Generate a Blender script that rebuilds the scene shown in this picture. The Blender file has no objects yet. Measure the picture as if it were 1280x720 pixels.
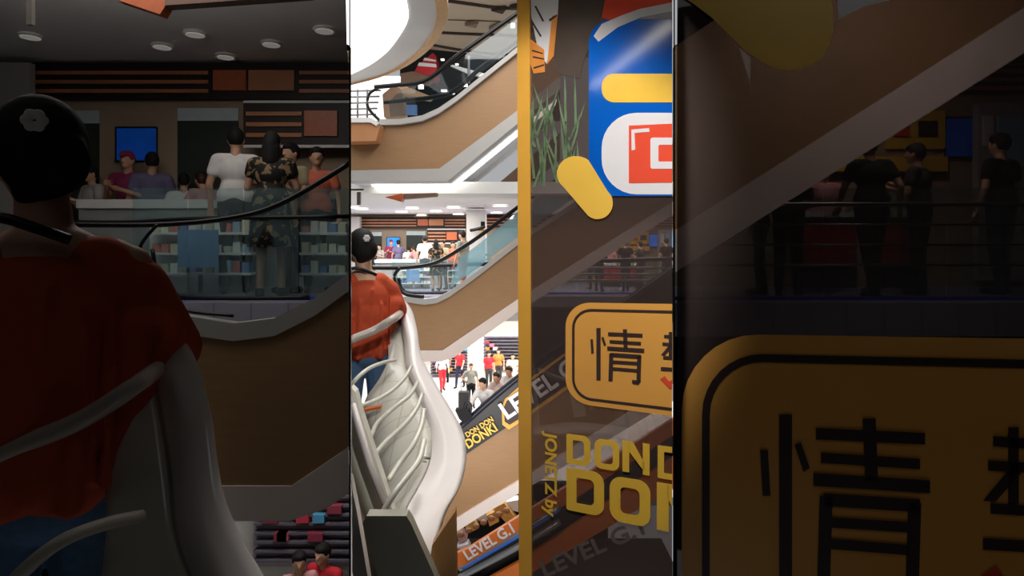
import bpy, bmesh, math, random
from mathutils import Vector, Matrix
random.seed(7)
C = bpy.context.scene.collection
F = 772.0; HZ = 300.0; EYE = 1.6; K = 1280/404.0
SL = 202/F                                   # slope of the two added light-blocking partitions

# ------------------------------------------------------------------ materials
def lin(c):
    return tuple(((v/255)/12.92 if v/255 <= .04045 else ((v/255+.055)/1.055)**2.4) for v in c)
MATS = {}
def mat(name, rgb, rough=.6, var=.06, scale=8, emit=0, metal=0, spec=.4, bump=0, wave=None):
    if name in MATS: return MATS[name]
    m = bpy.data.materials.new(name); m.use_nodes = True; nt = m.node_tree
    b = nt.nodes['Principled BSDF']; l = lin(rgb)
    tc = nt.nodes.new('ShaderNodeTexCoord'); n = nt.nodes.new('ShaderNodeTexNoise')
    n.inputs['Scale'].default_value = scale; n.inputs['Detail'].default_value = 4
    nt.links.new(tc.outputs['Object'], n.inputs['Vector'])
    r = nt.nodes.new('ShaderNodeValToRGB')
    r.color_ramp.elements[0].position = .3; r.color_ramp.elements[1].position = .7
    r.color_ramp.elements[0].color = tuple(max(0, v*(1-var)) for v in l)+(1,)
    r.color_ramp.elements[1].color = tuple(min(1, v*(1+var)) for v in l)+(1,)
    nt.links.new(n.outputs['Fac'], r.inputs['Fac'])
    if wave:                                  # stretched grain
        mp = nt.nodes.new('ShaderNodeMapping'); mp.inputs['Scale'].default_value = wave
        nt.links.new(tc.outputs['Object'], mp.inputs['Vector']); nt.links.new(mp.outputs['Vector'], n.inputs['Vector'])
    nt.links.new(r.outputs['Color'], b.inputs['Base Color'])
    b.inputs['Roughness'].default_value = rough; b.inputs['Metallic'].default_value = metal
    b.inputs['Specular IOR Level'].default_value = spec
    if emit:
        nt.links.new(r.outputs['Color'], b.inputs['Emission Color']); b.inputs['Emission Strength'].default_value = emit
    if bump:
        bp = nt.nodes.new('ShaderNodeBump'); bp.inputs['Strength'].default_value = bump
        nt.links.new(n.outputs['Fac'], bp.inputs['Height']); nt.links.new(bp.outputs['Normal'], b.inputs['Normal'])
    MATS[name] = m; return m
def glass(name, tint, diff, kd, kg=.06, rough=.03):
    if name in MATS: return MATS[name]
    m = bpy.data.materials.new(name); m.use_nodes = True; nt = m.node_tree; nt.nodes.clear()
    o = nt.nodes.new('ShaderNodeOutputMaterial'); t = nt.nodes.new('ShaderNodeBsdfTransparent')
    t.inputs[0].default_value = tuple(tint)+(1,)
    d = nt.nodes.new('ShaderNodeBsdfDiffuse'); tc = nt.nodes.new('ShaderNodeTexCoord'); n = nt.nodes.new('ShaderNodeTexNoise')
    n.inputs['Scale'].default_value = 3
    nt.links.new(tc.outputs['Object'], n.inputs['Vector'])
    r = nt.nodes.new('ShaderNodeValToRGB'); l = lin(diff)
    r.color_ramp.elements[0].color = tuple(v*.85 for v in l)+(1,); r.color_ramp.elements[1].color = tuple(min(1, v*1.1) for v in l)+(1,)
    nt.links.new(n.outputs['Fac'], r.inputs[0]); nt.links.new(r.outputs[0], d.inputs[0])
    g = nt.nodes.new('ShaderNodeBsdfGlossy'); g.inputs['Roughness'].default_value = rough
    m1 = nt.nodes.new('ShaderNodeMixShader'); m1.inputs[0].default_value = kd
    nt.links.new(t.outputs[0], m1.inputs[1]); nt.links.new(d.outputs[0], m1.inputs[2])
    m2 = nt.nodes.new('ShaderNodeMixShader'); m2.inputs[0].default_value = kg
    nt.links.new(m1.outputs[0], m2.inputs[1]); nt.links.new(g.outputs[0], m2.inputs[2])
    nt.links.new(m2.outputs[0], o.inputs[0]); MATS[name] = m; return m
def checks(name, a, b_, scale, rough=.7):      # blotchy two-colour cloth print
    if name in MATS: return MATS[name]
    m = mat(name, a, rough); nt = m.node_tree
    r = [n for n in nt.nodes if n.type == 'VALTORGB'][0]; n = [n for n in nt.nodes if n.type == 'TEX_NOISE'][0]
    n.inputs['Scale'].default_value = scale
    r.color_ramp.elements[0].position = .54; r.color_ramp.elements[1].position = .57
    r.color_ramp.elements[0].color = lin(a)+(1,); r.color_ramp.elements[1].color = lin(b_)+(1,)
    return m
def tiles(name, a, line, sx):
    if name in MATS: return MATS[name]
    m = mat(name, a, .3); nt = m.node_tree; b = nt.nodes['Principled BSDF']
    t = nt.nodes.new('ShaderNodeTexBrick'); t.offset = 0
    t.inputs['Color1'].default_value = lin(a)+(1,); t.inputs['Color2'].default_value = tuple(v*.95 for v in lin(a))+(1,)
    t.inputs['Mortar'].default_value = lin(line)+(1,); t.inputs['Scale'].default_value = sx
    t.inputs['Mortar Size'].default_value = .012; t.inputs['Brick Width'].default_value = .5; t.inputs['Row Height'].default_value = .5
    tc = [n for n in nt.nodes if n.type == 'TEX_COORD'][0]; nt.links.new(tc.outputs['Object'], t.inputs['Vector'])
    nt.links.new(t.outputs['Color'], b.inputs['Base Color']); return m

wood = mat('oak_laminate', (158,121,85), .5, .05, 3, wave=(1,1,9))
woodrim = mat('oak_rim', (205,160,105), .45, .12, 14)
cream = mat('cream_enamel', (214,211,198), .28, .02, 4)
creamglow = mat('milky_panel', (206,202,190), .22, .03, 5)
white = mat('white_plaster', (236,234,230), .6, .02, 2)
pinkw = mat('pinkish_white_paint', (226,210,202), .5, .03, 2)
greyw = mat('grey_paint', (176,172,168), .5, .03, 2)
dark = mat('dark_brown_panel', (40,26,22), .5, .15, 4)
stripe = mat('copper_slat', (196,128,88), .4, .08, 6)
copper = mat('copper_plate', (190,100,62), .35, .08, 20)
tanwall = mat('tan_wall', (172,150,126), .7, .05, 2)
black = mat('black_rubber', (14,14,16), .35, .05, 5)
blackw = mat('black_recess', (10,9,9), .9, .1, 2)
steel = mat('brushed_steel', (150,150,150), .3, .05, 20, metal=.8)
beigeceil = mat('beige_ceiling', (172,156,136), .7, .04, 1.5)
seam = mat('dark_seam', (50,40,34), .8)
gold = mat('gold_letter', (240,192,70), .3, .04, 9)
gold2 = mat('gold_band', (238,176,72), .4, .05, 6)
signo = mat('amber_sign', (240,172,82), .4, .04, 2)
charc = mat('charcoal_print', (62,46,44), .5, .05, 10)
redp = mat('red_print', (232,84,60), .14, .04, 8)
whp = mat('white_print', (226,222,224), .14, .02, 8)
bluep = mat('blue_print', (10,92,190), .14, .1, 3)
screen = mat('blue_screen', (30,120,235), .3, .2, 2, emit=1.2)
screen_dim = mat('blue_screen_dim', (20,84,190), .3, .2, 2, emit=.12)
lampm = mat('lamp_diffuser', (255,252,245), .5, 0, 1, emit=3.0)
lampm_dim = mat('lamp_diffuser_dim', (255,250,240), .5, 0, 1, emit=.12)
ovalm = mat('oval_skylight', (255,255,255), .5, .01, 1, emit=1.5)
skin = mat('skin', (214,164,134), .5, .04, 20)
hairm = mat('black_hair', (20,15,15), .75, .2, 40, bump=.3)
hairb = mat('brown_hair', (60,38,28), .5, .2, 40)
denim = mat('blue_denim', (88,120,160), .8, .15, 60)
rust = mat('rust_orange_cotton', (204,82,48), .85, .06, 5, bump=.15)
pane = glass('clear_glass', (.88,.95,.95), (170,200,205), .10, .07)
bpane = glass('blue_tinted_glass', (.80,.94,.98), (185,225,235), .35, .08)
film = glass('smoked_film', (.53,.49,.48), (100,86,82), .30, .05, .02)
greenery = mat('printed_grass', (104,126,92), .6, .2, 12)
tigero = mat('orange_fur_print', (222,140,62), .6, .1, 12)
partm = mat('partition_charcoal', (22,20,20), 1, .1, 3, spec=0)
floorw = tiles('white_tile', (232,230,226), (190,186,180), 1.2)
deckt = tiles('cream_tile', (214,208,196), (176,170,158), 2.0)
hallfloor = tiles('blue_grey_tile', (150,150,170), (120,120,140), 1.5)

# ------------------------------------------------------------------ zones: the atrium and two added halls repeating it, larger and dimmer
class Zone:
    def __init__(s, k, word):
        s.k = k; s.word = word
    def W(s, x, y, Y):
        if s.k != 'c':
            x = 640+K*(x-640); y = 360+K*(y-360); Y = Y/K
        return Vector(((x-640)/F*Y, Y, EYE-(y-HZ)/F*Y))
    def dy(s, t): return t if s.k == 'c' else t/K
    def cut(s, bm):
        e = .006
        def bis(co, no):
            g = bm.verts[:]+bm.edges[:]+bm.faces[:]
            r = bmesh.ops.bisect_plane(bm, geom=g, plane_co=co, plane_no=no, clear_outer=True, dist=1e-5)
            ed = [x for x in r['geom_cut'] if isinstance(x, bmesh.types.BMEdge)]
            if ed:
                try: bmesh.ops.holes_fill(bm, edges=ed)
                except Exception: pass
        if s.k == 'l': bis((-.012, 0, 0), (1, SL, 0))
        elif s.k == 'r': bis((.012, 0, 0), (-1, SL, 0))
        else:
            if min((v.co.y for v in bm.verts), default=99) < 8.8:
                bis((e, 0, 0), (-1, -SL, 0))
                if bm.verts: bis((-e, 0, 0), (1, -SL, 0))
ZC, ZL, ZR = Zone('c','bright atrium'), Zone('l','dim left hall'), Zone('r','dim right hall')
for z in (ZC, ZL, ZR):
    z.floor = z.W(600, HZ+F*EYE/19.5, 19.5).z
    z.lower = z.W(600, HZ+F*6.25/23.0, 23.0).z

def tag(o, label=None, cat=None, group=None, kind=None):
    if label: o['label'] = label
    if cat: o['category'] = cat
    if group: o['group'] = group
    if kind: o['kind'] = kind
    return o
def link(name, me, m, parent=None):
    o = bpy.data.objects.new(name, me); C.objects.link(o)
    if m:
        if len(me.materials) == 0: me.materials.append(m)
        o.material_slots[0].link = 'OBJECT'; o.material_slots[0].material = m
    if parent:
        o.parent = parent; o.matrix_parent_inverse = parent.matrix_basis.inverted()
    return o
def empty(name, loc, label, cat, group=None, rz=0):
    o = bpy.data.objects.new(name, None); o.empty_display_size = .1; C.objects.link(o)
    o.matrix_basis = Matrix.Translation(loc) @ Matrix.Rotation(rz, 4, 'Z')
    return tag(o, label, cat, group)
def fin(name, bm, m, parent=None, z=None, smooth=False):
    if z: z.cut(bm)
    if not bm.faces: bm.free(); return None
    bmesh.ops.remove_doubles(bm, verts=bm.verts, dist=1e-6)
    bmesh.ops.recalc_face_normals(bm, faces=bm.faces)
    me = bpy.data.meshes.new(name); 
    if smooth:
        for f in bm.faces: f.smooth = True
    bm.to_mesh(me); bm.free()
    return link(name, me, m, parent)
def prism_bm(bm, front, dvec):
    a = [bm.verts.new(p) for p in front]; b = [bm.verts.new(p+dvec) for p in front]
    bm.faces.new(a); bm.faces.new(b[::-1]); n = len(a)
    for i in range(n):
        j = (i+1) % n
        bm.faces.new((a[i], b[i], b[j], a[j]))
def prism(z, name, pts, Y, t, m, parent=None, cut=True):
    bm = bmesh.new(); prism_bm(bm, [z.W(x, y, Y) for x, y in pts], Vector((0, z.dy(t), 0)))
    return fin(name, bm, m, parent, z if cut else None)
def rect(z, name, x0, y0, x1, y1, Y, t, m, parent=None, cut=True):
    return prism(z, name, [(x0,y0),(x1,y0),(x1,y1),(x0,y1)], Y, t, m, parent, cut)
def box_bm(bm, a, b):
    prism_bm(bm, [Vector((a[0],a[1],a[2])),Vector((b[0],a[1],a[2])),Vector((b[0],a[1],b[2])),Vector((a[0],a[1],b[2]))], Vector((0,b[1]-a[1],0)))
def box(name, a, b, m, parent=None, z=None):
    bm = bmesh.new(); box_bm(bm, a, b); return fin(name, bm, m, parent, z)
def catmull(P, n=6):
    out = []
    for i in range(len(P)-1):
        p0 = P[max(i-1,0)]; p1 = P[i]; p2 = P[i+1]; p3 = P[min(i+2,len(P)-1)]
        for k in range(n):
            t = k/n
            out.append(.5*((2*p1)+(p2-p0)*t+(2*p0-5*p1+4*p2-p3)*t*t+(3*p1-p0-3*p2+p3)*t**3))
    out.append(P[-1]); return out
def tube_bm(bm, P, r, seg=8, flat=1):
    rings = []
    for i, p in enumerate(P):
        t = (P[min(i+1,len(P)-1)]-P[max(i-1,0)]).normalized()
        u = t.cross(Vector((0,0,1)))
        if u.length < .05: u = t.cross(Vector((0,1,0)))
        u.normalize(); v = u.cross(t)
        rings.append([bm.verts.new(p+r*(math.cos(a)*u+flat*math.sin(a)*v)) for a in [2*math.pi*k/seg for k in range(seg)]])
    for a, b in zip(rings, rings[1:]):
        for k in range(seg): bm.faces.new((a[k], a[(k+1)%seg], b[(k+1)%seg], b[k]))
    bm.faces.new(rings[0][::-1]); bm.faces.new(rings[-1])
def tube(z, name, pts, r, m, parent=None, smooth=True, flat=1):     # pts (px, py, Y)
    P = [z.W(*p) for p in pts]
    if smooth: P = catmull(P)
    bm = bmesh.new(); tube_bm(bm, P, r, 8, flat)
    return fin(name, bm, m, parent, z, True)
def disc(name, c, r, m, parent=None, h=.02, seg=20):
    bm = bmesh.new(); bmesh.ops.create_cone(bm, cap_ends=True, segments=seg, radius1=r, radius2=r*.92, depth=h, matrix=Matrix.Translation(c))
    return fin(name, bm, m, parent)
def text(name, s, loc, h, m, parent, ang=0, basis=None, sx=1, ext=.004):
    cu = bpy.data.curves.new(name, 'FONT'); cu.body = s; cu.size = h/.72; cu.extrude = ext; cu.offset = h*.035
    o = bpy.data.objects.new(name, cu); C.objects.link(o)
    bpy.context.view_layer.update()
    me = bpy.data.meshes.new_from_object(o.evaluated_get(bpy.context.evaluated_depsgraph_get()))
    bpy.data.objects.remove(o)
    B = basis or Matrix.Rotation(math.radians(90), 4, 'X')
    me.transform(Matrix.Translation(loc) @ B @ Matrix.Rotation(ang, 4, 'Z') @ Matrix.Diagonal((sx,1,1,1)))
    me.materials.clear()
    return link(name, me, m, parent)

# ------------------------------------------------------------------ people
def cap_bm(bm, p0, r0, p1, r1):
    p0 = Vector(p0); p1 = Vector(p1)
    for p, r in ((p0,r0),(p1,r1)):
        bmesh.ops.create_uvsphere(bm, u_segments=12, v_segments=8, radius=r, matrix=Matrix.Translation(p))
    d = p1-p0
    if d.length > 1e-4:
        q = d.to_track_quat('Z','Y').to_matrix().to_4x4()
        bmesh.ops.create_cone(bm, cap_ends=True, segments=12, radius1=r0, radius2=r1, depth=d.length, matrix=Matrix.Translation((p0+p1)/2) @ q)
def ell_bm(bm, c, s):
    bmesh.ops.create_uvsphere(bm, u_segments=16, v_segments=12, radius=1, matrix=Matrix.Translation(c) @ Matrix.Diagonal((s[0],s[1],s[2],1)))
def bake(bm, voxel, smooth=4, fac=.5):
    me = bpy.data.meshes.new('t'); bm.to_mesh(me); bm.free()
    o = bpy.data.objects.new('t', me); C.objects.link(o)
    r = o.modifiers.new('r','REMESH'); r.mode = 'VOXEL'; r.voxel_size = voxel; r.use_smooth_shade = True
    s = o.modifiers.new('s','SMOOTH'); s.factor = fac; s.iterations = smooth
    bpy.context.view_layer.update()
    out = bpy.data.meshes.new_from_object(o.evaluated_get(bpy.context.evaluated_depsgraph_get()))
    bpy.data.objects.remove(o); bpy.data.meshes.remove(me)
    for p in out.polygons: p.use_smooth = True
    out.materials.clear(); return out
POSES = {   # (elbow, wrist) for right(+x) and left(-x); leg spread/stride
 'stand':  dict(R=((.25,.0,1.12),(.25,.08,.88)), L=((-.25,.0,1.12),(-.25,.08,.88)), st=.04, lean=0),
 'phone':  dict(R=((.24,.06,1.12),(.10,.26,1.24)), L=((-.24,.04,1.12),(-.07,.27,1.2)), st=.03, lean=.02),
 'hip':    dict(R=((.36,-.04,1.16),(.19,.04,1.0)), L=((-.25,.0,1.12),(-.25,.05,.88)), st=.05, lean=0),
 'walk':   dict(R=((.23,-.12,1.14),(.24,-.08,.92)), L=((-.23,.1,1.14),(-.22,.24,.95)), st=.2, lean=.03),
 'rail':   dict(R=((.24,.22,1.12),(.12,.44,1.08)), L=((-.24,.22,1.12),(-.12,.44,1.08)), st=.03, lean=.16),
}
MC = {}
def joints(p):
    d = POSES[p]; ln = d['lean']
    def up(v):                                    # lean the upper body forward above the hips
        v = Vector(v); k = max(0, v.z-.95)/.5; return Vector((v.x, v.y+ln*k, v.z-.25*ln*k))
    return d, up
def body_mesh(p):
    if ('b',p) in MC: return MC['b',p]
    d, up = joints(p); bm = bmesh.new()
    ell_bm(bm, up((0,0,.93)), (.155,.105,.11)); ell_bm(bm, up((0,0,1.08)), (.12,.085,.14)); ell_bm(bm, up((0,0,1.27)), (.15,.1,.16))
    cap_bm(bm, up((-.155,0,1.375)), .05, up((.155,0,1.375)), .05)
    cap_bm(bm, up((0,-.005,1.38)), .055, up((0,.01,1.5)), .048)
    h = up((0,.02,1.585)); ell_bm(bm, h, (.073,.09,.115)); cap_bm(bm, h+Vector((0,.03,-.06)), .05, h+Vector((0,.055,-.075)), .03)
    cap_bm(bm, h+Vector((0,.085,.01)), .012, h+Vector((0,.103,-.02)), .014)
    for s in (-1,1):
        ell_bm(bm, h+Vector((s*.074,-.005,-.01)), (.012,.02,.03))
        cap_bm(bm, h+Vector((s*.03,.082,.022)), .010, h+Vector((s*.035,.08,.022)), .010)
        e, w = d['R'] if s > 0 else d['L']; e = up(e); w = up(w); sh = up((s*.175,0,1.37))
        cap_bm(bm, sh, .05, e, .036); cap_bm(bm, e, .036, w, .025)
        f = (w-e).normalized(); sd = Vector((0,0,1)).cross(f)
        if sd.length < .2: sd = Vector((0,1,0))
        sd.normalize()
        pm = w+f*.07; cap_bm(bm, w, .025, pm, .03); cap_bm(bm, w+sd*.012, .022, pm+sd*.02, .02); cap_bm(bm, w-sd*.012, .022, pm-sd*.02, .02)
        nn = sd.cross(f)
        for k, L in enumerate((.055,.068,.072,.062)):
            b0 = pm+sd*(.033-.022*k); m1 = b0+f*L*.55; m2 = m1+(f*.8+nn*-.5*(1))*L*.5
            cap_bm(bm, b0, .0095, m1, .009); cap_bm(bm, m1, .009, m2, .0075)
        cap_bm(bm, w+f*.03+sd*.02, .013, w+f*.065+sd*.05, .0095)
        st = d['st']*s
        cap_bm(bm, (s*.085,0,.9), .085, (s*.095,.02+st*.5,.48), .052); cap_bm(bm, (s*.095,.02+st*.5,.48), .052, (s*.1,st-.02,.09), .036)
        cap_bm(bm, (s*.1,st-.03,.045), .036, (s*.115,st+.14,.028), .028)
    MC['b',p] = bake(bm, .0115, 2); return MC['b',p]
def shirt_mesh(p, sleeve=.5, loose=.018, ln=.9):
    k = ('s',p,sleeve,loose,ln)
    if k in MC: return MC[k]
    d, up = joints(p); bm = bmesh.new(); L = loose
    cap_bm(bm, up((-.07,0,ln+.1)), .1+L, up((.07,0,ln+.1)), .1+L)
    ell_bm(bm, up((0,0,1.08)), (.135+L,.098+L,.15)); ell_bm(bm, up((0,0,1.26)), (.155+L,.105+L,.16))
    cap_bm(bm, up((-.155,0,1.375)), .055+L*.6, up((.155,0,1.375)), .055+L*.6)
    for s in (-1,1):
        e, w = d['R'] if s > 0 else d['L']; e = up(e); w = up(w); sh = up((s*.175,0,1.37))
        if sleeve <= 1: cap_bm(bm, sh, .054+L*.6, sh.lerp(e, max(.3,sleeve)), .046+L)
        else: cap_bm(bm, sh, .054+L*.6, e, .044+L*.6); cap_bm(bm, e, .044+L*.6, e.lerp(w, sleeve-1), .034+L*.4)
    MC[k] = bake(bm, .014, 4); return MC[k]
def pants_mesh(p, ln=1.0):
    k = ('p',p,ln)
    if k in MC: return MC[k]
    d, up = joints(p); bm = bmesh.new(); ell_bm(bm, (0,0,.94), (.168,.12,.115))
    for s in (-1,1):
        st = d['st']*s; kn = Vector((s*.095,.02+st*.5,.48)); an = Vector((s*.1,st-.02,.1))
        cap_bm(bm, (s*.085,0,.9), .095, kn, .066)
        if ln > .5: cap_bm(bm, kn, .066, kn.lerp(an, min(1, (ln-.5)*2)), .05)
    MC[k] = bake(bm, .014, 3); return MC[k]
def loft(rings, seg=32, wav=0):
    bm = bmesh.new(); R = []
    for (cx, cy, zz, a, b) in rings:
        R.append([bm.verts.new((cx+a*math.cos(t)*(1+wav*math.sin(t*7)*(rings[0][2]-zz)), cy+b*math.sin(t)*(1+wav*math.sin(t*7)*(rings[0][2]-zz)), zz)) for t in [2*math.pi*i/seg for i in range(seg)]])
    for a, b in zip(R, R[1:]):
        for k in range(seg): bm.faces.new((a[k], b[k], b[(k+1)%seg], a[(k+1)%seg]))
    bm.faces.new(R[0]); bm.faces.new(R[-1][::-1]); bmesh.ops.recalc_face_normals(bm, faces=bm.faces)
    me = bpy.data.meshes.new('loft')
    for f in bm.faces: f.smooth = True
    bm.to_mesh(me); bm.free(); return me
def skirt_mesh(ln):
    if ('k',ln) not in MC: MC['k',ln] = loft([(0,0,1.12,.14,.105),(0,0,1.02,.165,.125),(0,0,.9,.19,.15),(0,0,.7,.21,.18),(0,0,ln,.235,.205)], wav=.12)
    return MC['k',ln]
def hair_mesh(p, style):
    k = ('h',p,style)
    if k in MC: return MC[k]
    d, up = joints(p); bm = bmesh.new(); h = up((0,.02,1.585))
    ell_bm(bm, h+Vector((0,-.018,.022)), (.084,.094,.108)); ell_bm(bm, h+Vector((0,.02,.07)), (.072,.075,.05))
    if style == 'long':
        cap_bm(bm, h+Vector((0,-.05,0)), .075, h+Vector((0,-.075,-.2)), .06); cap_bm(bm, h+Vector((-.04,-.06,-.05)), .05, h+Vector((-.05,-.07,-.24)), .035); cap_bm(bm, h+Vector((.04,-.06,-.05)), .05, h+Vector((.05,-.07,-.24)), .035)
    if style == 'bun': ell_bm(bm, h+Vector((0,-.1,.09)), (.045,.045,.045))
    if style == 'cap': cap_bm(bm, h+Vector((0,.05,.06)), .05, h+Vector((0,.12,.045)), .02)
    MC[k] = bake(bm, .011, 3); return MC[k]
def shoe_mesh(p, s):
    k = ('sh',p,s)
    if k in MC: return MC[k]
    d, up = joints(p); st = d['st']*s; bm = bmesh.new()
    cap_bm(bm, (s*.1,st-.035,.042), .042, (s*.117,st+.15,.036), .034); ell_bm(bm, (s*.1,st-.02,.08), (.044,.05,.04))
    MC[k] = bake(bm, .011, 3); return MC[k]
PCOUNT = 0
def cloth(name, rgb, rough=.85): return mat(name, rgb, rough, .06, 12)
def person(z, label, px, Y, h, face, pose, top, bottom, hair='short', sleeve=.5, legs=1.0, hairmat=None, level=None, shoes=None, skirt=None):
    x = z.W(px, 300, Y); lv = z.floor if level is None else level
    root = empty('person', (x.x, x.y, lv), label, 'person'); s = h/1.7
    root.matrix_basis = Matrix.Translation((x.x, x.y, lv)) @ Matrix.Rotation(math.radians(face), 4, 'Z') @ Matrix.Scale(s, 4)
    def ch(n, me, m):
        o = bpy.data.objects.new(n, me); C.objects.link(o); o.parent = root
        if len(me.materials) == 0: me.materials.append(m)
        o.material_slots[0].link = 'OBJECT'; o.material_slots[0].material = m; return o
    ch('body', body_mesh(pose), skin)
    ch('shirt' if not skirt else 'dress_top', shirt_mesh(pose, sleeve), top)
    if skirt: ch('skirt', skirt_mesh(skirt), bottom)
    else: ch('trousers' if legs > .7 else 'shorts', pants_mesh(pose, legs), bottom)
    ch('hair' if hair != 'cap' else 'cap', hair_mesh(pose, hair), hairmat or hairm)
    for k in (-1,1): ch('shoe', shoe_mesh(pose, k), shoes or black)
    return root

# near woman in the loose orange top, leaning on the rail, seen from behind
def orange_woman(z, label, px, Y, lift, cut):
    base = z.W(px, 300, Y); M = Matrix.Translation((base.x, base.y, lift)) @ Matrix.Rotation(math.radians(24), 4, 'Z')
    root = empty('person', (base.x, base.y, lift), label, 'person')
    def put(name, me, m):
        me.transform(M)
        if cut:
            bm = bmesh.new(); bm.from_mesh(me); z.cut(bm)
            for f in bm.faces: f.smooth = True
            bm.to_mesh(me); bm.free()
        return link(name, me, m, root)
    V = .008
    b = bmesh.new()                       # body
    ell_bm(b, (0,0,.93), (.15,.11,.12)); ell_bm(b, (0,.01,1.1), (.12,.09,.16)); ell_bm(b, (0,.02,1.25), (.15,.1,.16))
    cap_bm(b, (-.12,.02,1.325), .05, (.12,.02,1.325), .05); cap_bm(b, (0,.02,1.34), .058, (-.012,.035,1.46), .05)
    H = Vector((-.02,.06,1.545)); ell_bm(b, H, (.072,.09,.112)); cap_bm(b, H+Vector((-.02,.045,-.055)), .045, H+Vector((-.03,.06,-.07)), .028)
    cap_bm(b, H+Vector((-.035,.082,0)), .011, H+Vector((-.04,.1,-.02)), .012)
    for s in (-1,1): ell_bm(b, H+Vector((s*.072,-.01,-.02)), (.011,.02,.03))
    for s in (-1,1):
        sh = Vector((s*.15,.02,1.31)); e = Vector((s*.225,.06,1.11)); w = Vector((s*.1,.3,1.08))
        cap_bm(b, sh, .05, e, .037); cap_bm(b, e, .037, w, .025); f = (w-e).normalized(); pm = w+f*.07; sd = f.cross(Vector((0,0,1))).normalized()
        cap_bm(b, w, .026, pm, .03); cap_bm(b, w+sd*.014, .02, pm+sd*.022, .019)
        for k, L in enumerate((.055,.068,.072,.062)):
            b0 = pm+sd*(.033-.022*k); m1 = b0+f*L*.5; m2 = m1+(f*.5+Vector((0,0,-.8)))*L*.5
            cap_bm(b, b0, .0095, m1, .009); cap_bm(b, m1, .009, m2, .008)
        cap_bm(b, w+f*.03-sd*.02, .012, w+f*.05-sd*.045+Vector((0,0,-.02)), .0095)
        cap_bm(b, (s*.085,0,.88), .085, (s*.095,.02,.48), .055); cap_bm(b, (s*.095,.02,.48), .055, (s*.1,-.01,.09), .037); cap_bm(b, (s*.1,-.02,.045), .036, (s*.115,.14,.028), .028)
    put('body', bake(b, V, 3), skin)
    b = bmesh.new()                       # loose wide-sleeved top with a low back neckline
    ell_bm(b, (0,-.0,.98), (.18,.135,.19)); ell_bm(b, (0,.0,1.1), (.165,.125,.18)); ell_bm(b, (0,.005,1.2), (.175,.118,.17))
    cap_bm(b, (-.1,.01,1.315), .066, (.1,.01,1.315), .066); cap_bm(b, (-.05,-.02,.89), .115, (.05,-.02,.89), .115)
    for s in (-1,1):
        cap_bm(b, (s*.1,.015,1.315), .066, (s*.165,.02,1.26), .07); cap_bm(b, (s*.165,.02,1.26), .07, (s*.222,.05,1.12), .076); cap_bm(b, (s*.222,.05,1.12), .076, (s*.17,.16,1.07), .07); cap_bm(b, (s*.18,0,1.16), .08, (s*.13,0,1.02), .07)
    for (xa,za,xb,zb,rr) in ((-.12,1.26,-.1,.86,.016),(-.05,1.2,-.07,.84,.02),(.03,1.28,.0,.86,.014),(.09,1.18,.07,.84,.022),(.14,1.24,.13,.88,.014)):
        cap_bm(b, (xa,-.108,za), rr*.5, (xb,-.128,zb), rr)
    put('blouse', bake(b, V, 12), rust)
    b = bmesh.new(); ell_bm(b, (0,0,.86), (.17,.125,.12))
    for s in (-1,1): cap_bm(b, (s*.085,0,.86), .1, (s*.095,.02,.48), .07); cap_bm(b, (s*.095,.02,.48), .07, (s*.1,-.01,.1), .055)
    put('jeans', bake(b, V, 3), denim)
    b = bmesh.new(); ell_bm(b, H+Vector((.004,-.022,.03)), (.09,.1,.108)); ell_bm(b, H+Vector((.02,-.06,-.005)), (.084,.06,.085)); ell_bm(b, H+Vector((0,.02,.07)), (.075,.08,.055))
    cap_bm(b, H+Vector((.03,-.07,-.03)), .05, H+Vector((.0,-.05,-.07)), .04)
    put('hair', bake(b, .007, 4), hairm)
    b = bmesh.new()
    fc = H+Vector((.018,-.118,.066))
    for k in range(6):
        a = k*math.pi/3; ell_bm(b, fc+Vector((.014*math.cos(a),-.004,.014*math.sin(a))), (.011,.007,.011))
    put('flower_clip', bake(b, .003, 1), white)
    b = bmesh.new(); P = catmull([Vector(q) for q in ((-.13,-.05,1.41),(-.06,-.07,1.415),(.0,-.075,1.395),(.06,-.07,1.37))]); tube_bm(b, P, .011, 8)
    me = bpy.data.meshes.new('strap'); b.to_mesh(me); b.free(); put('strap', me, black)
    for s in (-1,1):
        b = bmesh.new(); cap_bm(b, (s*.1,-.03,.042), .042, (s*.117,.15,.036), .034); ell_bm(b, (s*.1,-.01,.08), (.044,.05,.04)); put('shoe', bake(b, .01, 3), white)
    return root

def struct(o):
    if o: o['kind'] = 'structure'
    return o

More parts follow.
